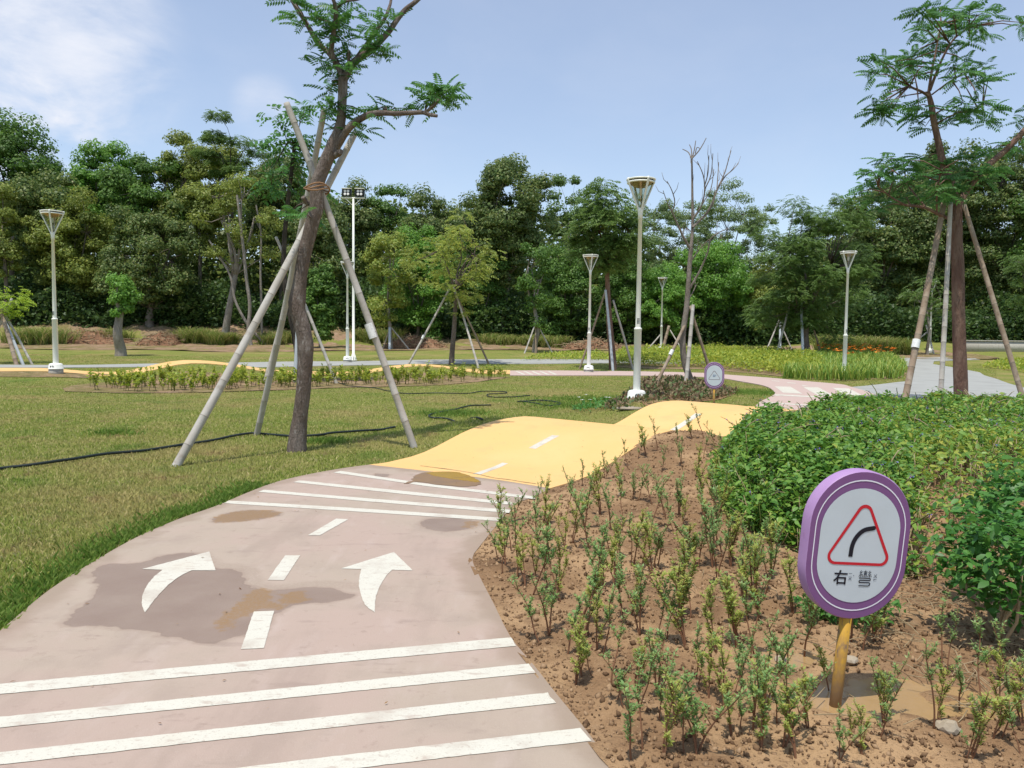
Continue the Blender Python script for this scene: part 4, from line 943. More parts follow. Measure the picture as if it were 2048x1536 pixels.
# ---- leafless tree
D2 = 27.0
def DP(px, py, dd=0.0): return P(px, py, D2 + dd)
def k5(x, y): return (x / 2.56 + 1250, y / 2.56 + 260)
gb = DP(1385, 770); dt = thing('bare_tree', 'leafless tree with a forked grey-brown trunk beside the small sign', 'tree', (gb.x, D2, tz(gb.x, D2)))
org = np.array((gb.x, D2, tz(gb.x, D2))); tr = Acc(); tw_ = tr
def br5(pts, w0, w1, d1=0.0, acc=None, tw=True):
    k = len(pts); q = [loc(DP(*k5(*p), d1 * i / (k - 1))) for i, p in enumerate(pts)]
    s = radii_limb(acc or tr, q, list(np.linspace(w0, w1, k) * .85 / 2 / F_PX * D2), 7, 3)
    if tw:
        for i in range(2, len(s) - 1, 3):
            d = s[i + 1] - s[i]; d /= np.linalg.norm(d) + 1e-9; v = d + rng.normal(0, .55, 3) + np.array((0, 0, .3)); v /= np.linalg.norm(v); L = rng.uniform(.2, .5)
            tw_.tube([tuple(s[i]), tuple(s[i] + v * L * .5 + rng.normal(0, .02, 3)), tuple(s[i] + v * L + np.array((0, 0, .06)))], [.012, .009, .005], 4)
br5([(350, 1330), (328, 1260), (305, 1190), (296, 1110), (298, 1030), (310, 950), (318, 880), (325, 780), (330, 700), (338, 600)], 17, 10, tw=False)
br5([(338, 600), (345, 520), (346, 440), (345, 350), (344, 250), (342, 150)], 8, 4, .3)
br5([(342, 150), (325, 115), (295, 98)], 3, 1.8, .5, tw=False); br5([(342, 150), (340, 100), (330, 75)], 3, 1.8, .3, tw=False); br5([(343, 150), (355, 100), (362, 55)], 3, 1.8, .2, tw=False); br5([(343, 145), (375, 110), (398, 75), (416, 40)], 3.4, 1.6, 0, tw=False); br5([(360, 120), (368, 90), (385, 95)], 2.4, 1.5, 0, tw=False)
br5([(335, 610), (305, 560), (272, 490), (250, 440), (228, 395)], 6.5, 3, -.5); br5([(240, 420), (255, 370), (240, 310), (215, 262)], 3, 1.6, -.5); br5([(228, 400), (212, 360), (195, 310)], 2.5, 1.4, -.8)
br5([(345, 500), (380, 465), (415, 430), (445, 380), (465, 320), (485, 280)], 6.5, 4, .5); br5([(485, 280), (515, 235), (550, 205), (580, 172)], 3.6, 1.6, .6); br5([(480, 285), (510, 220), (525, 170), (543, 105)], 3.4, 1.6, .4); br5([(470, 310), (475, 240), (480, 165)], 3, 1.5, .7)
br5([(350, 450), (380, 410), (400, 360), (408, 300), (400, 230), (370, 160)], 4.5, 1.8, -.4); br5([(406, 290), (425, 220), (430, 130)], 3, 1.5, -.4); br5([(410, 300), (440, 230), (450, 120)], 3, 1.5, -.2); br5([(395, 380), (440, 300), (455, 200)], 3, 1.5, .2)
br5([(333, 810), (370, 745), (400, 685), (425, 620), (437, 560), (475, 528), (525, 505)], 5.5, 1.8, -.6); br5([(340, 670), (380, 610), (430, 560)], 3.5, 2, -.5); br5([(330, 860), (360, 800), (350, 740)], 3, 1.6, .3)
tr.build('trunk', BM['grey'], dt, smooth=True)
stakes('three pale stakes round the leafless tree', [((1309, 768), 26.0, (1372, 645), 27, .06, 'bamboo_brown', .55), ((1371, 768), 26.3, (1386, 610), 27, .07), ((1428, 772), 27.3, (1379, 612), 27, .055, 'bamboo_brown')])

# ---- generic trees built from a crown ellipsoid of leaf clumps
def gtree(name, label, px, d, ytop, ybot, wpx, lm, bm='far', nb=26, nl=364, ls=0.196, br=.85, trunk_w=.30, base_px=None, kind='clump', droop=0, group=None, lean=0, forks=3, cat='tree', flat=.85, trunk_top=None, gap=0.0, seed=None, base=None):
    rg = np.random.default_rng(seed if seed is not None else abs(int(px * 7 + ytop)) + 3)
    bx_ = P(base_px if base_px is not None else px, 700, d).x; bz = tz(bx_, d)
    c = P(px, (ytop + ybot) / 2, d); hw = wpx / 2 / F_PX * d; hh = (ybot - ytop) / 2 / F_PX * d
    t = thing(name, label, cat, (bx_, d, bz), group=group); org = np.array((bx_, d, bz)); cc = np.array(tuple(c)) - org
    br_ = min(br, hh * .8, hw * .8); R = np.array((hw - br_ * .55, (hw - br_ * .55) * .85, hh - br_ * .5)).clip(.15)
    pts = []; tries = 0
    while len(pts) < nb and tries < nb * 40:
        tries += 1; v = rg.normal(0, 1, 3); v /= np.linalg.norm(v); v *= rg.uniform(.25, 1) ** .5
        w = 1.0 + .18 * math.sin(v[0] * 5 + px) ; p = cc + v * R * w
        if all(np.linalg.norm(p - q) > br_ * (.62 + gap) for q in pts): pts.append(p)
    tk = Acc(); top = cc - np.array((0, 0, hh * .55)) if trunk_top is None else cc + np.array((0, 0, hh * trunk_top))
    mid_ = top * .5 + np.array((rg.normal(0, .12), rg.normal(0, .12), 0)) + np.array((lean, 0, 0))
    sk = radii_limb(tk, [(0, 0, -.3), tuple(top * .15 + np.array((lean * .4, 0, 0))), tuple(mid_), tuple(top)], [trunk_w * .62, trunk_w * .5, trunk_w * .42, trunk_w * .30], 8, 4)
    hubs = []
    for k in range(forks):
        an = rg.uniform(0, 6.28) if forks > 3 else k * 6.28 / forks + rg.uniform(-.5, .5); h = cc + np.array((math.cos(an) * R[0] * .45, math.sin(an) * R[1] * .45, rg.uniform(-.1, .45) * R[2]))
        m_ = (top + h) / 2 + rg.normal(0, .15, 3); hubs.append(h)
        limb(tk, [tuple(top - np.array((0, 0, .1))), tuple(m_), tuple(h)], trunk_w * .24, trunk_w * .10, 6, 3)
    hubs = np.array(hubs + [top])
    for p in pts:
        j = np.argmin(np.linalg.norm(hubs - p, axis=1)); h = hubs[j]; tk.tube([tuple(h), tuple((h + p) / 2 + rg.normal(0, .12, 3)), tuple(p)], [trunk_w * .09, trunk_w * .06, .012], 4)
    tk.build('trunk', BM[bm], t, smooth=True)
    A = Acc(); pts = np.array(pts); n = nl * len(pts)
    ci = np.repeat(np.arange(len(pts)), nl); rad = br_ * rg.uniform(.65, 1.25, len(pts))[ci]
    v = rg.normal(0, 1, (n, 3)); v /= np.linalg.norm(v, axis=1)[:, None]; v[:, 2] = np.where(v[:, 2] < -.3, v[:, 2] * .5, v[:, 2])
    rr = rg.uniform(.12, 1.0, n) ** .5; rr *= 1 + .12 * np.sin(v[:, 0] * 9 + ci) 
    pos = pts[ci] + v * (rad * rr)[:, None] * np.array((1, 1, flat))
    if kind == 'feather':
        yaw = np.arctan2(v[:, 1], v[:, 0]) + rg.normal(0, .5, n); R3 = rotm(yaw, rg.uniform(-.35, .55, n), rg.normal(0, .4, n)); scatter(A, *PIN_LO, R3, ls * rg.uniform(.7, 1.2, n), pos)
    else:
        R3 = rotn(v * np.array((1, 1, .8)) + np.array((0, 0, .45)) + rg.normal(0, .38, (n, 3)), rg); scatter(A, *(LEAFQ if kind == 'leaf' else CLUMPQ), R3, ls * rg.uniform(.6, 1.3, n), pos)
    A.build('crown', LM[lm], t)
    return t

BG = 'tall trees of the wood behind the park'
# back row, left to right
gtree('broadleaf_tree', 'tall round-topped dark tree at the far left edge of the skyline', 25, 72, 232, 480, 210, 'mid', nb=64, nl=531, ls=0.257, br=1.4, group=BG, trunk_w=.5)
gtree('broadleaf_tree', 'dull dark tree below the left skyline notch, left of the leftmost lamp', 95, 68, 330, 560, 190, 'dark', nb=57, nl=531, ls=0.226, br=1.2, group=BG, trunk_w=.4)
gtree('broadleaf_tree', 'bright green spreading tree right of the skyline notch at the left', 215, 74, 290, 500, 190, 'bright', nb=64, nl=531, ls=0.241, br=1.2, group=BG, trunk_w=.4)
gtree('broadleaf_tree', 'bright broad crown directly above the short thick-trunked tree', 300, 70, 296, 520, 170, 'mid', nb=57, nl=531, ls=0.226, br=1.1, group=BG, trunk_w=.45)
gtree('broadleaf_tree', 'brownish olive tree just above the leftmost lamp', 150, 66, 372, 600, 170, 'olive', nb=57, nl=531, ls=0.196, br=1.0, group=BG, trunk_w=.35)
gtree('broadleaf_tree', 'dark many-stemmed tree behind the debris heaps', 300, 64, 400, 640, 200, 'dark', 'far', nb=64, nl=531, ls=0.196, br=1.0, group=BG, trunk_w=.75, base_px=300, forks=5, trunk_top=-.8)
gtree('broadleaf_tree', 'olive-brown tree between the bright crown and the feathery treetop', 400, 70, 262, 520, 170, 'olive', nb=64, nl=531, ls=0.212, br=1.1, group=BG, trunk_w=.4)
gtree('feathery_tree', 'feathery treetop standing highest on the left skyline', 462, 66, 208, 420, 150, 'feather', 'dark', nb=15, nl=200, ls=0.433, br=.95, group=BG, kind='feather', gap=.5, trunk_w=.3, flat=.5)
gtree('pale_trunked_tree', 'tree with a pale twisting trunk in front of the dark wood', 470, 60, 330, 560, 190, 'olive', 'pale', nb=30, nl=280, ls=0.181, br=.85, base_px=448, trunk_w=.62, forks=5, trunk_top=-.9, gap=.3)
gtree('broadleaf_tree', 'dark tree closing the skyline just behind the bamboo crossing', 560, 72, 285, 540, 170, 'dark', nb=57, nl=531, ls=0.226, br=1.2, group=BG, trunk_w=.4)
gtree('staked_tree', 'slim feathery tree half hidden behind the leaning tree', 590, 26, 200, 440, 130, 'near', 'dark', nb=17, nl=13, ls=.55, br=.5, base_px=600, kind='feather', gap=.55, trunk_w=.2, lean=-.25, flat=.5, trunk_top=.3)
gtree('broadleaf_tree', 'dark crown immediately behind the floodlights', 690, 74, 366, 560, 150, 'dark', nb=53, nl=531, ls=0.226, br=1.1, group=BG, trunk_w=.4)
gtree('broadleaf_tree', 'dark tree right of the floodlights with a notched top', 640, 66, 420, 650, 150, 'dark', nb=49, nl=483, ls=0.196, br=1.0, group=BG, trunk_w=.4)
gtree('feathery_tree', 'blue-green open-topped tree on the skyline right of the floodlights', 785, 76, 345, 520, 90, 'mid', nb=18, nl=364, ls=0.226, br=.9, group=BG, gap=.3, trunk_w=.3)
gtree('broadleaf_tree', 'low dark crown between the open-topped tree and the big mango-like tree', 870, 74, 374, 600, 170, 'dark', nb=60, nl=531, ls=0.226, br=1.2, group=BG, trunk_w=.4)
gtree('broadleaf_tree', 'largest dark dense crown at the middle of the skyline', 1020, 66, 304, 560, 200, 'dark', 'pale', nb=87, nl=610, ls=0.203, br=1.1, group=BG, trunk_w=.5, base_px=1002, trunk_top=-.9)
gtree('feathery_tree', 'light airy treetop just right of the largest dark crown', 1140, 72, 316, 600, 130, 'feather', 'far', nb=24, nl=266, ls=0.226, br=.9, group=BG, gap=.45, trunk_w=.3)
gtree('feathery_tree', 'feathery green crown between the second and the nearest lamp', 1215, 39, 372, 560, 185, 'feather', 'red', nb=40, nl=90, ls=.40, br=.75, base_px=1227, kind='feather', trunk_w=.36, trunk_top=-.7)
gtree('airy_tree', 'thin pale tree with sky showing through, behind the nearest lamp head', 1330, 80, 384, 590, 190, 'pale', 'far', nb=90, nl=294, ls=0.164, br=.85, group=BG, gap=.10, flat=.85, trunk_w=.3, forks=5, trunk_top=-.9)
gtree('airy_tree', 'wide umbrella-shaped airy tree right of the leafless tree', 1460, 82, 368, 560, 215, 'pale', 'far', nb=95, nl=294, ls=0.164, br=.85, group=BG, gap=.12, flat=.85, trunk_w=.3, forks=6, trunk_top=-.95)
gtree('broadleaf_tree', 'round bright green bushy tree behind the leafless tree', 1420, 66, 480, 680, 190, 'bright', nb=72, nl=531, ls=0.181, br=.95, group=BG, trunk_w=.3)
gtree('broadleaf_tree', 'bright bush-like tree around the small distant lamp', 1330, 63, 535, 690, 120, 'bright', nb=45, nl=483, ls=0.166, br=.8, group=BG, trunk_w=.25)
gtree('feathery_tree', 'large spreading green tree left of the lamp in the daylily bed', 1620, 50, 388, 690, 250, 'feather', 'brown', nb=80, nl=154, ls=0.344, br=.85, base_px=1614, kind='feather', trunk_w=.5, trunk_top=-.55, forks=5)
gtree('broadleaf_tree', 'dark high crown to the left of the tall reddish-trunked tree', 1770, 70, 330, 640, 190, 'dark', nb=83, nl=610, ls=0.226, br=1.2, group=BG, trunk_w=.5)
gtree('broadleaf_tree', 'dark hillside tree behind the tall reddish-trunked tree', 1880, 74, 290, 600, 200, 'dark', nb=83, nl=578, ls=0.241, br=1.3, group=BG, trunk_w=.5)
gtree('broadleaf_tree', 'dark dull green tree at the far right edge of the skyline', 2010, 70, 262, 640, 220, 'dark', nb=95, nl=578, ls=0.226, br=1.3, group=BG, trunk_w=.5)
gtree('broadleaf_tree', 'tall dark tree beyond the right edge', 2130, 66, 240, 640, 180, 'mid', nb=76, nl=483, ls=0.226, br=1.3, group=BG, trunk_w=.5)
gtree('broadleaf_tree', 'tall dark tree beyond the left edge', -90, 70, 230, 600, 200, 'dark', nb=68, nl=483, ls=0.241, br=1.4, group=BG, trunk_w=.5)
# front of the wood and lower trees
gtree('bushy_tree', 'yellow-green rounded tree in front of the floodlight mast', 775, 56, 440, 650, 135, 'lime2', 'pale', nb=34, nl=364, ls=0.166, br=.75, base_px=782, trunk_w=.3, forks=4)
gtree('bushy_tree', 'bright leafy tree right behind the yellow-green rounded tree', 835, 62, 440, 690, 140, 'bright', nb=60, nl=515, ls=0.181, br=.9, group=BG, trunk_w=.3)
gtree('staked_tree', 'open-branched yellow-green tree with thin stakes in the middle distance', 912, 41, 432, 625, 200, 'lime2', 'brown', nb=40, nl=24, ls=.40, br=.55, base_px=903, kind='feather', gap=.5, trunk_w=.28, trunk_top=-.5, forks=6)
gtree('staked_tree', 'slim staked tree right of the pale-stemmed dark tree', 1068, 54, 470, 650, 90, 'mid', 'pale', nb=20, nl=294, ls=0.166, br=.6, base_px=1070, trunk_w=.36)
gtree('bushy_tree', 'dull green tree between the largest dark crown and the second lamp', 1135, 64, 470, 690, 140, 'mid', nb=64, nl=515, ls=0.166, br=.9, group=BG, trunk_w=.3)
gtree('bushy_tree', 'dull green shrubby tree behind the open-branched tree', 960, 66, 470, 690, 130, 'mid', nb=53, nl=515, ls=0.181, br=.9, group=BG, trunk_w=.3)
gtree('bushy_tree', 'green tree filling the gap behind the nearest lamp pole', 1260, 65, 500, 700, 150, 'mid', nb=60, nl=515, ls=0.166, br=.9, group=BG, trunk_w=.3)
gtree('bushy_tree', 'small dark weeping tree between the tripod poles', 640, 56, 520, 680, 70, 'mid', nb=34, nl=483, ls=0.196, br=.6, droop=.7, trunk_w=.2)
gtree('small_tree', 'short leafy tree with a thick grey trunk near the left lamp', 241, 45, 545, 640, 78, 'bright', 'pale', nb=18, nl=210, ls=0.181, br=.42, kind='leaf', trunk_w=.62, trunk_top=-.55, base_px=241)
gtree('staked_tree', 'lime-green tree cut by the left edge of the picture', -8, 38, 560, 640, 110, 'lime', 'brown', nb=12, nl=30, ls=0.331, br=.42, kind='feather', trunk_w=.3, base_px=-18, gap=.3, trunk_top=-.7)
gtree('broadleaf_tree', 'olive tree cut by the left edge, above the lime-green tree', 8, 64, 370, 560, 110, 'olive', nb=20, nl=350, ls=0.196, br=.9, group=BG, trunk_w=.4)
gtree('small_tree', 'small thin tree behind the stakes of the tall right-hand tree', 1855, 56, 555, 640, 120, 'feather', 'pale', nb=16, nl=26, ls=.42, br=.5, kind='feather', gap=.5, trunk_w=.22, forks=6)
gtree('bushy_tree', 'olive green tree filling the wood right of the bright bush', 1530, 66, 520, 700, 130, 'olive', nb=53, nl=483, ls=0.181, br=.9, group=BG, trunk_w=.3)
gtree('bushy_tree', 'pale feathery tree at the right edge behind the stakes', 2060, 50, 480, 640, 100, 'feather', nb=20, nl=30, ls=.42, br=.6, kind='feather', trunk_w=.3, gap=.3)
stakes('three poles propping the slim tree hidden behind the leaning tree', [((528, 742), 25, (592, 520), 26, .055), ((590, 770), 25.6, (598, 560), 26, .075, 'steel_pole'), ((673, 772), 25.6, (552, 474), 26.3, .055, 'bamboo', .7)])
stakes('three thin stakes round the open-branched yellow-green tree', [((815, 727), 40, (908, 560), 41, .06, 'bamboo', .35), ((957, 736), 39, (905, 565), 41, .06), ((978, 724), 41.5, (905, 575), 41, .055, 'bamboo_brown')])
stakes('three poles round the feathery tree between the two middle lamps', [((1159, 727), 39, (1213, 575), 39, .055, 'bamboo_brown'), ((1226, 735), 38, (1211, 580), 38.8, .07, 'steel_pole'), ((1266, 727), 39.2, (1226, 600), 39, .06)])
stakes('grey stakes of the slim tree right of the pale-stemmed dark tree', [((1049, 713), 53, (1076, 632), 54, .06), ((1104, 708), 54, (1070, 640), 54, .055), ((1072, 712), 53.4, (1070, 640), 54, .05, 'bamboo_brown')])
stakes('stakes round the yellow-green rounded tree', [((765, 709), 55, (782, 648), 56, .06, 'bamboo_brown'), ((818, 706), 56, (778, 650), 56, .055), ((779, 711), 55, (779, 655), 55.8, .10, 'steel_pole')])
stakes('stakes left of the large spreading tree', [((1533, 703), 60, (1558, 640), 61, .06), ((1560, 705), 60, (1560, 645), 61, .09, 'steel_pole'), ((1584, 703), 60.5, (1557, 640), 61, .055)])
stakes('poles round the large spreading tree', [((1550, 712), 49, (1580, 608), 50, .07), ((1606, 722), 48, (1602, 605), 49.8, .09, 'steel_pole'), ((1644, 708), 50.5, (1628, 660), 50, .06, 'bamboo_brown')])
stakes('stakes beside the small distant lamp', [((1293, 704), 58, (1322, 668), 58.5, .06), ((1366, 706), 57, (1340, 660), 58, .055), ((1324, 704), 57.5, (1338, 652), 58, .12, 'bamboo_brown')])
stakes('stakes beside the far lamp at the right', [((1800, 713), 57, (1860, 660), 58, .06), ((1868, 714), 57, (1852, 650), 58, .06)])
stakes('crossed stakes at the left edge of the picture', [((33, 723), 37, (-6, 600), 38, .10, 'bamboo_brown'), ((46, 721), 37.4, (-2, 615), 38, .075, 'steel_pole'), ((64, 720), 38, (0, 612), 38.2, .06), ((-40, 722), 38, (24, 597), 38.2, .07, 'bamboo')])
# pale bare stems in front of the wood at the left
stm = Acc(); 
def stem(label, pts, d, r0, r1, m='pale'):
    q = [P(x, y, d) for x, y in pts]; q[0].z = tz(q[0].x, d) - .1; a = Acc(); radii_limb(a, [tuple(p) for p in q], list(np.linspace(r0, r1, len(q))), 7, 4)
    t_ = thing('thin_tree', label, 'tree', tuple(q[0])); o_ = a.build('trunk', BM[m], t_, smooth=True); o_.location = -q[0]
stem('thin pale stem curving up right of the pale twisting trunk', [(503, 712), (497, 660), (500, 610), (493, 560), (487, 500), (480, 440), (474, 390)], 58, .16, .08)
stem('straight thin grey stem left of the leaning tree', [(524, 700), (523, 620), (521, 540), (522, 470), (512, 410)], 60, .10, .06)
stem('slender pale stem leaning out of the pale twisting trunk', [(535, 692), (495, 648), (470, 600), (460, 550), (430, 500), (418, 480)], 59, .12, .06)
# ------------------------------------------------------------------ undergrowth and far wood
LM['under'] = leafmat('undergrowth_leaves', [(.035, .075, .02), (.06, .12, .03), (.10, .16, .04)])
LM['sap'] = vmat('sapling_leaves', (.10, .17, .06), .5, .35, island=[(.14, .27, .09), (.20, .35, .11), (.29, .43, .17), (.36, .44, .13)], translucent=.42)
LM['sap_y'] = vmat('yellowish_sapling_leaves', (.16, .22, .05), .55, .3, island=[(.26, .37, .09), (.36, .44, .11), (.50, .48, .13)], translucent=.42)
LM['hedge'] = vmat('hedge_leaves', (.05, .14, .02), .45, .4, island=[(.055, .15, .022), (.09, .22, .03), (.15, .30, .045), (.23, .37, .06)], translucent=.3)
LM['hedge_y'] = vmat('yellowing_hedge_leaves', (.12, .20, .03), .5, .35, island=[(.10, .19, .03), (.16, .28, .04), (.26, .34, .05), (.38, .37, .06)], translucent=.3)
LM['bush'] = vmat('broad_bush_leaves', (.05, .14, .02), .45, .4, island=[(.04, .14, .022), (.07, .20, .035), (.11, .27, .05)], translucent=.3)
M['stem_red'] = vmat('reddish_stems', (.20, .10, .055), .8, .2)
M['stem_tan'] = vmat('dry_tan_stems', (.36, .28, .17), .9, .1, noise=[((.22, .16, .09), 14, .5, .7, .6)])
M['stem_green'] = vmat('green_stems', (.13, .15, .04), .8, .2)
M['violet'] = vmat('violet_petals', (.13, .09, .42), .6, island=[(.10, .07, .38), (.20, .13, .5)])
M['orange'] = vmat('orange_petals', (.75, .20, .02), .6, island=[(.75, .17, .02), (.85, .33, .04)])
M['white_petal'] = vmat('white_petals', (.8, .8, .78), .6)
M['blade'] = vmat('grass_blades', (.1, .15, .03), .7, .2, island=[(.18, .25, .04), (.26, .32, .06), (.39, .41, .11), (.60, .51, .25)], translucent=.25,
    noise=[((0.48, 0.39, 0.17), .35, .45, .64, .6), ((0.15, 0.27, 0.04), .8, .52, .70, .6), ((0.42, 0.28, 0.15), 1.7, .56, .70, .7)])
M['lush'] = vmat('lush_grass', (.08, .2, .02), .6, .3, island=[(.10, .19, .025), (.16, .27, .04), (.27, .36, .08)], translucent=.3)
M['strap'] = vmat('strap_leaves', (.08, .18, .03), .5, .35, island=[(.10, .20, .03), (.16, .29, .045), (.27, .38, .06), (.42, .44, .10)], translucent=.3)
M['dry_grass'] = vmat('dry_tall_grass', (.2, .2, .07), .7, .2, island=[(.10, .18, .035), (.17, .24, .05), (.26, .29, .08), (.42, .36, .17)], translucent=.25)
M['bronze_leaf'] = vmat('bronze_leaves', (.12, .09, .05), .6, .3, island=[(.05, .10, .03), (.10, .16, .05), (.20, .13, .08), (.25, .20, .10), (.10, .05, .04)], translucent=.2)
M['yg'] = vmat('yellow_green_leaves', (.2, .26, .03), .5, .3, island=[(.16, .25, .03), (.28, .36, .045), (.44, .46, .07)], translucent=.35)

rng = np.random.default_rng(5)
def cloud(name, n, xs, ys, hfun, ls, m, label, cat, zlo=0.0, kindp='clump'):
    x = rng.uniform(*xs, n); y = rng.uniform(*ys, n); h = hfun(x, y); z = TZ(x, y) + zlo + (h - zlo) * rng.uniform(0, 1, n)
    A = Acc(); scatter(A, *CLUMPQ, rotm(rng.uniform(0, 6.28, n), rng.normal(.2, .6, n), rng.normal(0, .7, n)), ls * rng.uniform(.6, 1.4, n), np.column_stack([x, y, z]))
    o = A.build(name, m); tag(o, label, cat, kind='stuff'); return o
ln = lambda x, s, o: np.sin(x * s + o) + .6 * np.sin(x * s * 2.3 + 2 * o) + .35 * np.sin(x * s * 5.1 + o)
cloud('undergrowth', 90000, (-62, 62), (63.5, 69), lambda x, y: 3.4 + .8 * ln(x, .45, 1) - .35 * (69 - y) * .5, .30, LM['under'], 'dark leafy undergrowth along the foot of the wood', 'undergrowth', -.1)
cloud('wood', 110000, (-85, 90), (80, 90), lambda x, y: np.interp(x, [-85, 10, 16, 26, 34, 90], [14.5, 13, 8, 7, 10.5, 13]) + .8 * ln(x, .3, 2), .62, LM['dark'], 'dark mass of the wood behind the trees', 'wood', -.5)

# ------------------------------------------------------------------ lawn grass
def blades(name, n, m, sampler, hh, wfac, label, cat='grass'):
    x, y = sampler(n); keep = np.ones(len(x), bool)
    for pl in NOGRASS: keep &= ~inpoly(x, y, pl)
    x = x[keep]; y = y[keep]; d = np.hypot(x, y); n = len(x)
    z = TZ(x, y); h = hh * rng.uniform(.45, 1.25, n) * (1 - .25 * sstep(8, 25, d)); w = wfac * (1 + d / 7) * rng.uniform(.6, 1.3, n)
    an = rng.uniform(0, 6.28, n); la = rng.uniform(0, 6.28, n); le = h * rng.uniform(.2, 1.0, n)
    c, s = np.cos(an), np.sin(an); lx, ly = np.cos(la) * le, np.sin(la) * le
    V = np.stack([np.stack([x - c * w, y - s * w, z - .01], 1), np.stack([x + c * w, y + s * w, z - .01], 1), np.stack([x + lx * .4 + c * w * .6, y + ly * .4 + s * w * .6, z + h * .65], 1), np.stack([x + lx, y + ly, z + h], 1)], 1).reshape(-1, 3)
    A = Acc(); A.add(V, np.arange(4 * n).reshape(-1, 4)); o = A.build(name, m); return tag(o, label, cat, kind='stuff')
def samp_lawn(n):
    u = rng.uniform(0, 1, n); d0, d1, p = 3.4, 46.0, .55; y = (d0 ** p + u * (d1 ** p - d0 ** p)) ** (1 / p)
    x = y * rng.uniform(-.80, .62, n) + .2; return x, y
blades('lawn_grass', 620000, M['blade'], samp_lawn, .034, .0026, 'short patchy mown grass of the lawn')
le_ = np.array(near_pink[:len(smooth_poly(NL, 4)) + 3])
def samp_edge(n):
    k = rng.integers(2, len(le_) - 14, n); t = rng.uniform(0, 1, n)[:, None]; p = le_[k] * (1 - t) + le_[np.minimum(k + 1, len(le_) - 1)] * t
    off = np.abs(rng.normal(0, .17, n)) - .015 + .07 * np.sin(p[:, 1] * 3.1) ** 2; return p[:, 0] - off * .85, p[:, 1] + off * .4
blades('edge_grass', 6500, M['lush'], samp_edge, .055, .0026, 'taller bright green grass along the left edge of the pink path')
def samp_spot(spots):
    def f(n):
        x = []; y = []
        for px, py, r, w in spots:
            g = G(px, py); k = int(n * w); x.append(g.x + rng.normal(0, r, k)); y.append(g.y + rng.normal(0, r * .8, k))
        return np.concatenate(x), np.concatenate(y)
    return f
blades('lush_grass', 16000, M['lush'], samp_spot([(905, 828, .35, .12), (1180, 800, .8, .2), (1480, 785, .9, .25), (1420, 812, .5, .12), (655, 885, .14, .06), (230, 868, .2, .03), (1130, 812, .6, .1), (1240, 745, 1, .1)]), .07, .0026, 'patches of lush green grass')

# ------------------------------------------------------------------ hedge
HP_ = [(2.75, 9.7), (2.3, 8.8), (2.02, 7.6), (1.92, 6.6), (2.0, 5.8), (2.25, 5.2), (2.75, 4.95), (3.4, 5.0), (4.3, 5.0), (6.5, 5.6), (9, 8), (13, 13), (14.5, 17.4), (12.3, 17.2), (9.8, 16.7), (7.8, 15.95), (6.4, 14.85), (5.2, 13.55), (4.5, 12.8), (3.95, 12.0), (3.3, 11.0)]
HP_ = [tuple(p) for p in smooth_poly(HP_ + [HP_[0]], 4)[:-1]]
def hedge(n):
    u = rng.uniform(0, 1, n); p = .8; y = (4.8 ** p + u * (17.5 ** p - 4.8 ** p)) ** (1 / p); x = 1.8 + (y * .80 - .3) * rng.uniform(0, 1, n)
    ok = inpoly(x, y, HP_); x = x[ok]; y = y[ok]; return x, y
x, y = hedge(330000); ed = pdist(x, y, HP_); n = len(x)
ed = ed + np.array([.22 * mnoise.noise(Vector((a * 1.9, b * 1.9, 5))) + .12 * mnoise.noise(Vector((a * 5, b * 5, 7))) for a, b in zip(x, y)])
ns = np.array([mnoise.noise(Vector((a * 1.1, b * 1.1, 0))) + .6 * mnoise.noise(Vector((a * 3.3, b * 3.3, 0))) for a, b in zip(x, y)])
# the right-hand side is thin and stemmy
thin = sstep(.47, .55, x / y) * (1 - sstep(8.5, 12, y))
hgt = (.60 - .20 * sstep(8.5, 12, y) + .04 * sstep(14, 17, y) + .18 * ns) * (.30 + .70 * sstep(0, .55, ed) ** .6) * (1 - .18 * thin)
keep = (rng.uniform(0, 1, n) > thin * (.93 - .3 * sstep(7, 10, y))) & (rng.uniform(0, 1, n) > .55 * (ns < -.2)) & (ed > 0); x, y, hgt, ed, thin, ns = [q[keep] for q in (x, y, hgt, ed, thin, ns)]; n = len(x)
v = 1 - np.abs(rng.normal(0, .26, n)); edge = ed < .35; v = np.where(edge, rng.uniform(.05, 1, n), v); v = np.clip(v, .05, 1.15); v = np.where(rng.uniform(0, 1, n) < .05, v + rng.uniform(0, .28, n), v)
z = TZ(x, y) + hgt * v + .04
LEAF2 = (np.array([(0, 0, 0), (.28, .23, .05), (.70, .20, .03), (1, 0, -.12), (.70, -.20, .03), (.28, -.23, .05), (.5, 0, -.02)]), [(0, 1, 2, 6), (6, 2, 3, 4), (0, 6, 4, 5)], None)
d = np.hypot(x, y); ls = .062 * (1 + np.clip(d - 6, 0, 12) * .04) * rng.uniform(.6, 1.25, n)
yaw = rng.uniform(0, 6.28, n); R = rotm(yaw, rng.normal(.15, .45, n), rng.normal(0, .45, n)); Pn = np.column_stack([x, y, z])
hg = thing('flowering_hedge', 'dense low leafy hedge with small violet flowers behind the big purple sign', 'hedge', (2.5, 6, 0)); hg['kind'] = 'stuff'
org = np.array((2.5, 6, 0)); isY = rng.uniform(0, 1, n) < (.08 + .35 * thin + .28 * sstep(.42, .62, x / y + .15 * ns))
for nm, msk, mm in (('leaves', ~isY, 'hedge'), ('yellowing_leaves', isY, 'hedge_y')):
    A = Acc(); scatter(A, *LEAF2, R[msk], ls[msk], Pn[msk] - org); o = A.build(nm, LM[mm], hg); o['kind'] = 'stuff'
A = Acc(); B = Acc(); C = Acc()
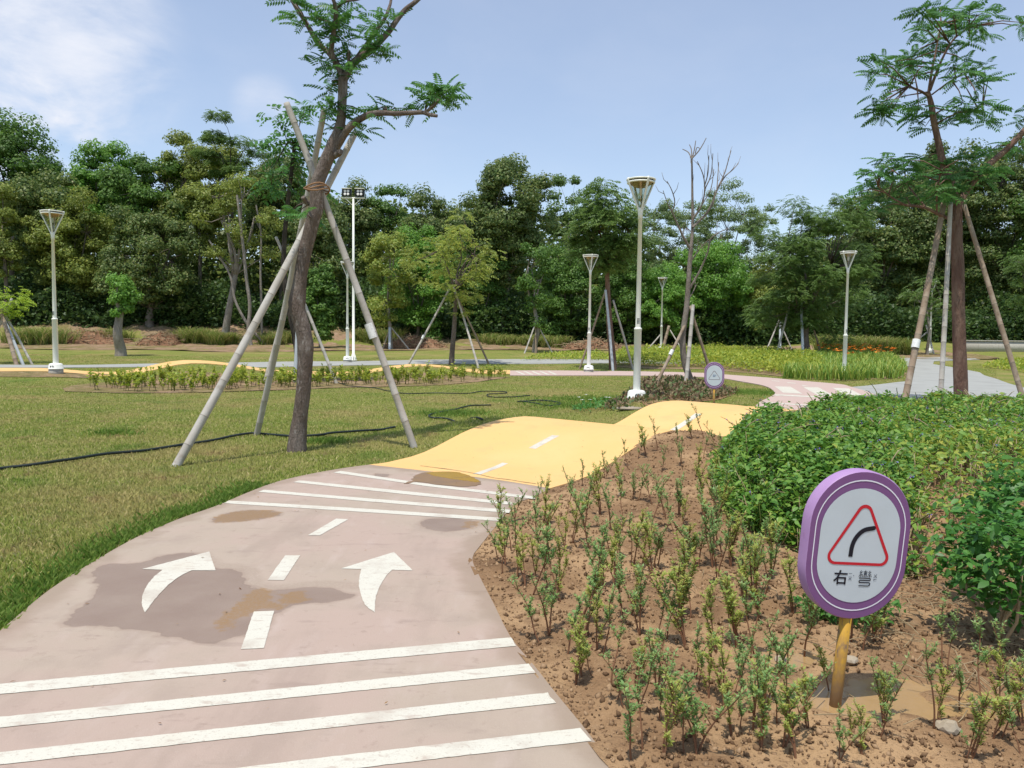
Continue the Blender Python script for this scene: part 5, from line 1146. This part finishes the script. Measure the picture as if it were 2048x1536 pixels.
for k in range(6500):
    i = rng.integers(n); far = thin[i] > .4
    if not (ed[i] < .5 or far or rng.uniform() < .12): continue
    b = np.array((x[i], y[i], TZ(x[i:i + 1], y[i:i + 1])[0])); t = b + np.array((rng.normal(0, .10), rng.normal(0, .10), hgt[i] * rng.uniform(.6, 1.05)))
    (B if far or rng.uniform() < .35 else A).tube([tuple(b - org), tuple((b + t) / 2 + rng.normal(0, .025, 3) - org), tuple(t - org)], [.006, .005, .003] if far else [.005, .004, .002], 4)
# seed spikes standing above the leaves
for k in range(1100):
    i = rng.integers(n)
    if v[i] < .8: continue
    b = Pn[i]; dr = np.array((rng.normal(0, .12), rng.normal(0, .12), rng.uniform(.12, .26))) * (1.0 if b[1] < 9 else 1.25); L = .6 + .4 * rng.uniform()
    pts = [b + dr * t * L + np.array((0.05 * t * t * (1 if k % 2 else -1), 0, -.06 * t ** 3)) for t in (0, .35, .7, 1)]; (A if k % 3 else B).tube([tuple(p - org) for p in pts], [q_ * (1 + np.hypot(b[0], b[1]) / 14) for q_ in (.003, .0034, .003, .0015)], 4)
    if k % 2 == 0:
        e = pts[2]
        for q in range(7): c = e + rng.normal(0, .009, 3); scatter(C, *CLUMPQ, rotm(rng.uniform(0, 6, 1), rng.normal(0, .8, 1), rng.normal(0, .8, 1)), np.array([.014]), c[None] - org)
for nm, a_, m_ in (('green_stems', A, 'stem_green'), ('dry_stems', B, 'stem_tan'), ('violet_flowers', C, 'violet')):
    o = a_.build(nm, M[m_], hg); o['kind'] = 'stuff'
# bush at the right edge
def bush(label, bpx, d, cpx, cpy, r, n, ls, mt, name='leafy_bush', stems=9, cat='bush', sm='stem_tan', h2=.8):
    g = P(bpx[0], bpx[1], d); bz = tz(g.x, d); org = np.array((g.x, d, bz)); t = thing(name, label, cat, tuple(org)); c = np.array(tuple(P(cpx, cpy, d))) - org
    A = Acc(); v = rng.normal(0, 1, (n, 3)); v /= np.linalg.norm(v, axis=1)[:, None]; rr = rng.uniform(.2, 1, n) ** .45
    bl = np.sin(v[:, 0] * 7 + 1) * np.cos(v[:, 2] * 6) * .26 + .14 * np.sin(v[:, 1] * 13); p = c + v * (rr * (1 + bl))[:, None] * np.array((r, r * .9, r * h2)); p = p[p[:, 2] > .04]; n = len(p)
    scatter(A, *LEAF2, rotm(rng.uniform(0, 6.28, n), rng.normal(.2, .45, n), rng.normal(0, .45, n)), ls * rng.uniform(.55, 1.25, n), p); A.build('foliage', LM[mt], t)
    for k in range(stems):
        q = p[rng.integers(n)]; a = Acc(); b = rng.normal(0, .05, 3); b[2] = -.03; a.tube([tuple(b), tuple(b * .3 + q * .45 + rng.normal(0, .04, 3)), tuple(q)], [.011, .008, .003], 6); a.build('stem', M[sm], t)
    return t
bush('broad-leaved bush with tan woody stems cut by the right edge', (1990, 1330), 3.95, 2010, 1120, .34, 1500, .062, 'bush')
bush('second broad-leaved bush behind it at the right edge', (2075, 1240), 4.4, 2080, 1020, .42, 1900, .062, 'bush')
bush('dark low bush right behind the pole of the big sign', (1700, 1250), 4.3, 1690, 1205, .26, 900, .05, 'bush', stems=5, h2=.5)
bush('small dark shrub between the bed and the hedge', (1490, 1130), 6.0, 1495, 1110, .20, 500, .05, 'bush', stems=4, h2=.7)
# twiggy litter under the hedge
A = Acc()
for k in range(900):
    x_ = rng.uniform(1.0, 3.6); y_ = rng.uniform(3.0, 6.0)
    if x_ < 1.9 and rng.uniform() < .75: continue
    L = rng.uniform(.04, .22); an = rng.uniform(0, 3.14); z_ = tz(x_, y_) + rng.uniform(.05, .085)
    A.tube([(x_, y_, z_), (x_ + L * .5 * math.cos(an) + .01, y_ + L * .5 * math.sin(an), z_ + .012), (x_ + L * math.cos(an), y_ + L * math.sin(an), z_ + rng.uniform(-.01, .02))], .0022, 4)
tag(A.build('plant_litter', M['stem_tan']), 'dry straw-coloured twigs lying on the soil near the sign', 'plant litter', kind='stuff')
# soil crumbs and pebbles on the bed
M['crumb'] = vmat('soil_crumbs', (.19, .11, .06), .95, .1, island=[(.11, .065, .036), (.21, .13, .072), (.36, .24, .14)])
A = Acc(); n = 26000; u = rng.uniform(0, 1, n); y_ = (2.6 ** .5 + u * (12 ** .5 - 2.6 ** .5)) ** 2; x_ = -.3 + rng.uniform(0, 1, n) * (.62 * y_ + .6)
ok = inpoly(x_, y_, bed) & (pdist(x_, y_, bed) > .03)
for a_, b_, c_, d_ in PUD: ok &= np.hypot((x_ - a_) / c_, (y_ - b_) / d_) > 1.25
x_ = x_[ok]; y_ = y_[ok]; n = len(x_); z_ = TZ(x_, y_) + clods(x_, y_) + .002
OC = (np.array([(1, 0, 0), (0, 1, 0), (-1, 0, 0), (0, -1, 0), (0, 0, 1), (0, 0, -1)]) * .5, None, [(0, 1, 4), (1, 2, 4), (2, 3, 4), (3, 0, 4), (1, 0, 5), (2, 1, 5), (3, 2, 5), (0, 3, 5)])
sz = .009 + .034 * rng.uniform(0, 1, n) ** 4 + .002 * y_ * rng.uniform(0, 1, n)
scatter(A, *OC, rotm(rng.uniform(0, 6, n), rng.uniform(0, 3, n), rng.uniform(0, 3, n)) * np.array((1, .8, .6)), sz, np.column_stack([x_, y_, z_]))
tag(A.build('soil_crumbs', M['crumb']), 'loose crumbs and clods of brown soil on the near bed', 'soil crumbs', kind='stuff')
for px, py, r in ((1243, 998, .03), (1368, 1048, .028), (1895, 1478, .045), (1560, 1340, .03), (1700, 1340, .035)):
    g = G(px, py); a = Acc(); bm = bmesh.new(); bmesh.ops.create_icosphere(bm, subdivisions=2, radius=r)
    for vv in bm.verts: vv.co = vv.co * (1 + .35 * mnoise.noise(vv.co * 40 + Vector((px, 0, 0)))); vv.co.z *= .6
    me = bpy.data.meshes.new('stone'); bm.to_mesh(me); bm.free(); tag(link('stone', me, M['slab'], loc=(g.x, g.y, g.z + .05)), 'small pale stone half sunk in the brown soil of the near bed', 'stone', 'small stones in the bed')

# ------------------------------------------------------------------ saplings
LEAFN = (np.array([(0, 0, 0), (.45, .17, .04), (1, 0, -.05), (.45, -.17, .04)]), [(0, 1, 2, 3)], None)
def make_sapling(seed, mt):
    rg = np.random.default_rng(seed); t = thing('sapling', '', 'sapling'); A = Acc(); Bc = Acc()
    for k in range(rg.integers(1, 3)):
        H = rg.uniform(.24, .44); an = rg.uniform(0, 6.28); ln_ = rg.uniform(.03, .22) * H / .4
        pts = [np.array((math.cos(an) * ln_ * u_ ** 1.3, math.sin(an) * ln_ * u_ ** 1.3, H * u_ - .02)) + (rg.normal(0, .006, 3) if u_ else 0) for u_ in (0, .25, .5, .75, 1)]
        s = limb(Bc, pts, .0050, .0018, 5, 3)
        tips = [(s, .42, 1.0)]
        for b in range(rg.integers(3, 7)):
            i = rg.integers(len(s) // 4, len(s) - 2); a2 = rg.uniform(0, 6.28); L = rg.uniform(.04, .10); q = s[i] + np.array((math.cos(a2) * L * .4, math.sin(a2) * L * .6, L)); Bc.tube([tuple(s[i]), tuple(q)], [.0022, .001], 4); tips.append(([s[i] * (1 - w) + q * w for w in np.linspace(0, 1, 5)], .2, 1))
        for s_, t0, t1 in tips:
            s_ = np.array(s_); n = int(17 * (1 + len(s_) / 6)); w = rg.uniform(t0, t1, n) ** .85 * (len(s_) - 1); i0 = np.floor(w).astype(int).clip(0, len(s_) - 2); fr = (w - i0)[:, None]; p = s_[i0] * (1 - fr) + s_[i0 + 1] * fr
            scatter(A, *LEAFN, rotm(rg.uniform(0, 6.28, n), -rg.uniform(.1, 1.0, n), rg.normal(0, .4, n)), rg.uniform(.015, .028, n), p)
    A.build('leaves', LM[mt], t); Bc.build('stems', M['stem_red'], t); return t
k4 = lambda x, y: (x / 2.272 + 940, y / 2.272 + 860)
k7 = lambda x, y: (x / 2.414 + 1500, y / 2.414 + 900)
SP = [k4(*p) for p in [(335, 440), (440, 400), (200, 430), (160, 650), (185, 560), (345, 615), (430, 570), (550, 560), (520, 470), (590, 720), (650, 740), (690, 700), (740, 640), (780, 650), (830, 350), (740, 330), (690, 330), (930, 500), (890, 430), (960, 420), (1110, 450), (1105, 650), (1120, 560), (1185, 640), (1120, 720), (960, 720), (990, 640), (830, 700), (860, 590), (770, 960), (730, 880), (415, 810), (350, 780), (250, 740), (215, 700), (320, 990), (360, 960), (480, 1180), (530, 980), (440, 1060), (500, 900), (640, 1190), (650, 1290), (760, 1170), (735, 1540), (760, 1330), (980, 1000), (950, 870), (1000, 900), (1035, 1200), (1085, 1260), (975, 1510), (1030, 1500), (1120, 1050), (1215, 1020), (1275, 1050), (1240, 1180), (1190, 1420), (1320, 1520), (1285, 1400), (880, 1540), (600, 1060), (690, 900), (650, 600), (560, 330), (510, 270), (610, 240), (590, 400), (720, 190), (760, 150), (800, 130), (850, 110), (870, 200), (960, 170), (1025, 230), (1060, 140), (940, 80), (1010, 60), (1060, 60), (1120, 90), (1110, 260), (1100, 340), (700, 450), (640, 480), (760, 520), (820, 480), (850, 640), (300, 700), (290, 420), (1230, 800), (1180, 900), (1300, 740), (850, 1000), (560, 1150), (1150, 1300), (940, 1380), (1340, 1250), (1310, 900), (1150, 190), (1140, 380), (140, 620), (330, 520), (1220, 1330), (850, 1250)]] + \
     [k7(*p) for p in [(45, 1500), (20, 1010), (260, 1010), (220, 1530), (285, 1400), (610, 1450), (640, 1330), (910, 1380), (950, 1120), (1010, 1270), (1170, 1440), (1300, 1530), (1250, 1310), (430, 1540), (540, 1530), (1130, 1340), (130, 1350), (380, 1180), (1250, 1200), (150, 1130), (210, 820), (300, 900), (60, 760), (540, 1000), (600, 960), (1320, 1400), (100, 650), (1060, 1530), (90, 1250), (160, 1480), (480, 1440)]]
_r = np.random.default_rng(77); SP += [(px + _r.normal(0, 16), py + _r.normal(0, 9)) for px, py in SP if _r.uniform() < .5 and not (1560 < px < 1760 and py > 1380) and 990 < py]
protos = [make_sapling(100 + k, 'sap' if k % 3 else 'sap_y') for k in range(9)]; used = set()
for i, (px, py) in enumerate(SP):
    g = G(px, py); k = (i * 5 + i // 9) % 9
    if k in used: t = copy_tree(protos[k])
    else: t = protos[k]; used.add(k)
    t['label'] = 'young knee-high sapling with small grey-green leaves planted in the near soil bed'; t['group'] = 'saplings planted in the near soil bed'
    s = random.uniform(.72, 1.15) * (.85 if py > 1330 else 1.15)
    if 1630 < px < 1725 and py > 1430: s *= .6
    t.location = (g.x, g.y, g.z + .03); t.rotation_euler = (random.uniform(-.1, .1), random.uniform(-.1, .1), random.uniform(0, 6.28)); t.scale = (s, s, s * random.uniform(.9, 1.12))
for k in range(9):
    if k not in used:
        for c in list(protos[k].children): bpy.data.objects.remove(c)
        bpy.data.objects.remove(protos[k])

# ------------------------------------------------------------------ mid-distance plantings
def make_seedling(seed):
    rg = np.random.default_rng(seed); t = thing('seedling', '', 'seedling'); A = Acc(); Bc = Acc()
    for k in range(rg.integers(2, 4)):
        H = rg.uniform(.28, .46); b = rg.normal(0, .07, 3); b[2] = 0; e = b + np.array((rg.normal(0, .07), rg.normal(0, .07), H)); Bc.tube([tuple(b), tuple(e)], [.008, .004], 4)
        n = 26; w = rg.uniform(.3, 1.05, n)[:, None]; scatter(A, *LEAFQ, rotm(rg.uniform(0, 6.28, n), -rg.uniform(0, 1.1, n), rg.normal(0, .3, n)), rg.uniform(.07, .13, n), b * (1 - w) + e * w)
    A.build('leaves', M['yg'], t); Bc.build('stems', M['stem_green'], t); return t
protos = [make_seedling(300 + k) for k in range(6)]
mb = Gs([(130, 776), (152, 773), (220, 768), (300, 756), (370, 747), (440, 750), (520, 757), (600, 759), (700, 759), (780, 754), (850, 749), (920, 753), (1000, 755), (1020, 756), (960, 762), (880, 769), (700, 774), (560, 779), (400, 784), (230, 785)])
arr = np.array(mb); cnt = 0; tries = 0; placed = []
while cnt < 225 and tries < 9000:
    tries += 1; x_ = rng.uniform(arr[:, 0].min(), arr[:, 0].max()); y_ = rng.uniform(arr[:, 1].min(), arr[:, 1].max())
    if not inpoly(np.array([x_]), np.array([y_]), mb)[0] or any((x_ - a) ** 2 + (y_ - b) ** 2 < .24 ** 2 for a, b in placed): continue
    placed.append((x_, y_)); t = protos[cnt] if cnt < 6 else copy_tree(protos[cnt % 6]); cnt += 1
    t['label'] = 'small yellow-green seedling in the strip of bare soil in front of the undulating path'; t['group'] = 'seedlings in the strip before the undulating path'
    s = rng.uniform(.75, 1.25); t.location = (x_, y_, tz(x_, y_) + .01); t.rotation_euler = (0, 0, rng.uniform(0, 6.28)); t.scale = (s, s, s)

def cover(name, pxpoly, n, h, ls, m, label, cat, flat_=.8, lf_=LEAFQ, up=-.5, front=True):
    w = Gs(pxpoly); arr = np.array(w); x = rng.uniform(arr[:, 0].min(), arr[:, 0].max(), n * 4); y = rng.uniform(arr[:, 1].min(), arr[:, 1].max(), n * 4); ok = inpoly(x, y, w); x = x[ok][:n]; y = y[ok][:n]; n = len(x)
    hn = h * (.8 + .25 * np.sin(x * 2.1 + y) * np.cos(y * 2.7)) * (.5 + .5 * sstep(0, .5, pdist(x, y, w))); z = TZ(x, y) + hn * rng.uniform(.05, 1, n) ** .7
    A = Acc(); scatter(A, *lf_, rotm(rng.uniform(0, 6.28, n), rng.normal(up, .5, n), rng.normal(0, .4, n)), ls * rng.uniform(.6, 1.3, n), np.column_stack([x, y, z]))
    return tag(A.build(name, m), label, cat, kind='stuff')
cover('low_planting', [(1232, 732), (1300, 735), (1420, 737), (1500, 745), (1600, 753), (1660, 757), (1660, 740), (1640, 722), (1560, 712), (1400, 707), (1232, 712)], 26000, .75, .16, M['yg'], 'knee-high yellow-green planting beyond the pink curve', 'planting')
cover('low_planting', [(1040, 722), (1220, 722), (1225, 712), (1100, 712)], 1500, .4, .16, M['yg'], 'thin yellow-green planting behind the second lamp', 'planting')
cover('bronze_ground_cover', [(1242, 800), (1262, 782), (1285, 764), (1350, 762), (1400, 765), (1450, 778), (1476, 787), (1440, 799), (1390, 805), (1330, 803), (1292, 812)], 6500, .26, .13, M['bronze_leaf'], 'low bronze and green ground cover round the leafless tree', 'ground cover')
cover('bronze_ground_cover', [(1205, 820), (1225, 812), (1258, 806), (1262, 816), (1240, 826)], 420, .2, .10, M['bronze_leaf'], 'few reddish plants at the foot of the nearest lamp', 'ground cover')
cover('ground_cover', [(1960, 735), (2048, 722), (2110, 726), (2110, 758), (2040, 745)], 2500, .4, .18, M['yg'], 'green planting beyond the paving at the right edge', 'ground cover')
def straps(name, pxpoly, n, h, w_, m, label, cat, spread=.5, group=None, parent=None, kind='stuff', world=None, clump=6):
    w = world or Gs(pxpoly); arr = np.array(w); k = n // clump
    x = rng.uniform(arr[:, 0].min(), arr[:, 0].max(), k * 6); y = rng.uniform(arr[:, 1].min(), arr[:, 1].max(), k * 6); ok = inpoly(x, y, w); x = x[ok][:k]; y = y[ok][:k]
    x = np.repeat(x, clump) + rng.normal(0, .05, len(x) * clump); y = np.repeat(y, clump) + rng.normal(0, .05, len(y) * clump); n = len(x); z = TZ(x, y)
    hh = h * rng.uniform(.55, 1.15, n); an = rng.uniform(0, 6.28, n); c, s = np.cos(an), np.sin(an); sp = hh * spread * rng.uniform(.3, 1.2, n)
    rows = []
    for t_, ww in ((0, 1), (.45, 1), (.8, .7), (1.0, .12)):
        zz = hh * (t_ * 1.15 - .35 * t_ ** 3); xx = sp * t_ ** 1.6
        for sg_ in (-1, 1): rows.append(np.stack([x + c * xx - s * w_ * ww * sg_, y + s * xx + c * w_ * ww * sg_, z + zz], 1))
    V = np.stack(rows, 1).reshape(-1, 3); f = np.array([(0, 2, 3, 1), (2, 4, 5, 3), (4, 6, 7, 5)]); Q = (f[None] + (np.arange(n) * 8)[:, None, None]).reshape(-1, 4)
    A = Acc(); A.add(V, Q); o = A.build(name, m, parent)
    return tag(o, label, cat, group, kind)
DL = [(1560, 757), (1640, 761), (1690, 763), (1800, 757), (1814, 748), (1800, 732), (1780, 722), (1700, 715), (1640, 713), (1620, 725), (1600, 745)]
straps('daylily_bed', DL, 9000, .75, .018, M['strap'], 'daylily leaves crowding the bed round the right-middle lamp', 'daylilies')
A = Acc(); w = Gs([(1625, 718), (1690, 735), (1740, 735), (1795, 730), (1760, 718), (1700, 715), (1640, 712)]); arr = np.array(w)
for k in range(120):
    x_ = rng.uniform(arr[:, 0].min(), arr[:, 0].max()); y_ = rng.uniform(arr[:, 1].min(), arr[:, 1].max())
    if not inpoly(np.array([x_]), np.array([y_]), w)[0]: continue
    z_ = tz(x_, y_) + rng.uniform(.7, .95); n = 6; scatter(A, *LEAFQ, rotm(np.arange(6) * 1.05, -rng.uniform(.2, .7, n), np.zeros(n)), np.full(n, .17), np.tile((x_, y_, z_), (n, 1)))
tag(A.build('orange_flowers', M['orange']), 'orange daylily blooms above the strap-leaved bed', 'flowers', kind='stuff')
wf = Gs([(1142, 822), (1160, 814), (1200, 808), (1232, 808), (1235, 815), (1200, 824), (1165, 828)])
cover('flower_patch', [(1142, 822), (1160, 814), (1200, 808), (1235, 808), (1235, 815), (1200, 824), (1165, 828)], 420, .22, .09, LM['bush'], 'dark leaves of the white-flowered patch beside the nearest lamp', 'flower patch')
for (px, py) in ((1158, 812), (1164, 818), (1172, 806), (1212, 812), (1218, 815), (1180, 818)):
    g = G(px, py); n = 5; a = Acc(); scatter(a, *LEAFQ, rotm(np.arange(5) * 1.257, np.full(n, -.35), np.zeros(n)), np.full(n, .06), np.tile((0, 0, 0), (n, 1)))
    tag(a.build('white_flower', M['white_petal'], loc=(g.x, g.y, g.z + .2)), 'small white bloom in the patch left of the nearest lamp', 'flower', 'white blooms left of the nearest lamp')

# tall grass clumps and heaps on the bank
for px, d, r, lab, h in ((75, 57, 2.6, 'yellow-green tall grass clump between the left lamp and the left edge', 1.9), (215, 60, 1.6, 'grass tuft behind the short thick-trunked tree', 1.3), (385, 60, 1.8, 'rounded tall grass tuft right of the brush heap', 1.5), (440, 59, 1.2, 'dark grass tuft at the foot of the pale twisting trunk', 1.4), (560, 60, 2.2, 'tall grass behind the bamboo tripod', 1.3), (760, 61, 2.0, 'dark grass behind the floodlight mast', 1.4),
                         (1000, 62, 2.2, 'dry grass at the foot of the wood, mid picture', 1.1), (1700, 57, 2.6, 'big dry tall-grass clump right of the daylily lamp', 2.0), (1770, 57, 2.3, 'second dry tall-grass clump left of the right-hand stakes', 1.8), (1090, 61, 2.0, 'green grass under the slim staked tree', 1.3)):
    g = P(px, 700, d); pl = [(g.x + r * math.cos(a) * (.9 + .3 * math.sin(a * 3 + px)), d + r * .6 * math.sin(a)) for a in np.linspace(0, 6.28, 12, endpoint=False)]
    straps('grass_clump', None, 1300, h * .8, .020, M['dry_grass'], lab, 'grass clump', .95, 'tall grass clumps on the bank', kind=None, world=pl, clump=10)
M['debris'] = vmat('dead_leaf_heap', (.22, .12, .07), .95, .1, noise=[((.36, .22, .13), 3, .45, .65, .8), ((.08, .05, .03), 6, .5, .65, .8)], bump=[(6, .15, (1, 1, 1))])
def heap(label, px, d, rx, ry, h):
    g = P(px, 700, d); A = Acc(); nx_, ny_ = 48, 24; V = []
    for j in range(ny_):
        for i in range(nx_):
            u = (i / (nx_ - 1) * 2 - 1); w_ = (j / (ny_ - 1) * 2 - 1); q = Vector((u * rx * 1.3, w_ * ry * 1.5, px)); x_, y_ = g.x + u * rx, d + w_ * ry
            V.append((x_, y_, tz(x_, y_) - .1 + h * max(0, 1 - u * u) ** .7 * max(0, 1 - w_ * w_) ** .7 * (.85 + .45 * mnoise.noise(q)) + .13 * mnoise.noise(q * 3)))
    A.add(V, [(j * nx_ + i, j * nx_ + i + 1, (j + 1) * nx_ + i + 1, (j + 1) * nx_ + i) for j in range(ny_ - 1) for i in range(nx_ - 1)])
    o = A.build('debris_heap', M['debris']); tag(o, label, 'debris heap', 'heaps of garden debris on the bank')
    B = Acc()
    for k in range(260):
        u, w_ = rng.uniform(-.9, .9, 2); i = int((u + 1) / 2 * (nx_ - 1)); j = int((w_ + 1) / 2 * (ny_ - 1)); p = np.array(V[j * nx_ + i]); v = rng.normal(0, .35, 3); v[2] = abs(v[2]) * .4; B.tube([tuple(p), tuple(p + v * .6 + (0, 0, .05)), tuple(p + v)], .02, 3)
    b = B.build('dead_twigs', M['stem_tan'], o); b['kind'] = 'stuff'
heap('long heap of brown dead leaves and twigs behind the left lamp', 165, 59, 3.6, 1.6, 1.1); heap('round brush heap between the short tree and the pale twisting trunk', 320, 58, 1.5, 1.2, 1.1); heap('low brown heap of earth behind the yellow-green rounded tree', 830, 58, 2.6, 1.2, .9); heap('low brown heap behind the second lamp', 1185, 60, 2.4, 1.2, .8)
# low concrete wall at the far right
A = Acc(); p0 = P(1925, 690, 60); p1 = P(2140, 690, 60); A.box(((p0.x + p1.x) / 2, 60, tz(p0.x, 60) + .35), (p1.x - p0.x, .3, .9)); A.box(((p0.x + p1.x) / 2, 60, tz(p0.x, 60) + .84), (p1.x - p0.x, .4, .08))
wl = A.build('low_wall', M['concrete']); tag(wl, 'low grey concrete wall in front of the dark wood at the far right', 'wall')
# small litter: fallen leaves and twigs on the path
M['dead_leaf'] = vmat('dead_leaves', (.2, .11, .05), .8, island=[(.12, .06, .03), (.26, .15, .06), (.33, .22, .1)])
A = Acc(); n = 170; y_ = rng.uniform(3, 12, n); x_ = rng.uniform(-2.6, 2, n); ok = inpoly(x_, y_, near_pink) | inpoly(x_, y_, yellow_poly); x_ = x_[ok]; y_ = y_[ok]; n = len(x_)
scatter(A, *LEAFN, rotm(rng.uniform(0, 6, n), rng.normal(0, .15, n), rng.normal(0, .2, n)), rng.uniform(.008, .03, n), np.column_stack([x_, y_, TZ(x_, y_) + PZ + .008]))
tag(A.build('leaf_litter', M['dead_leaf']), 'scattered bits of dead leaf on the path', 'leaf litter', kind='stuff')
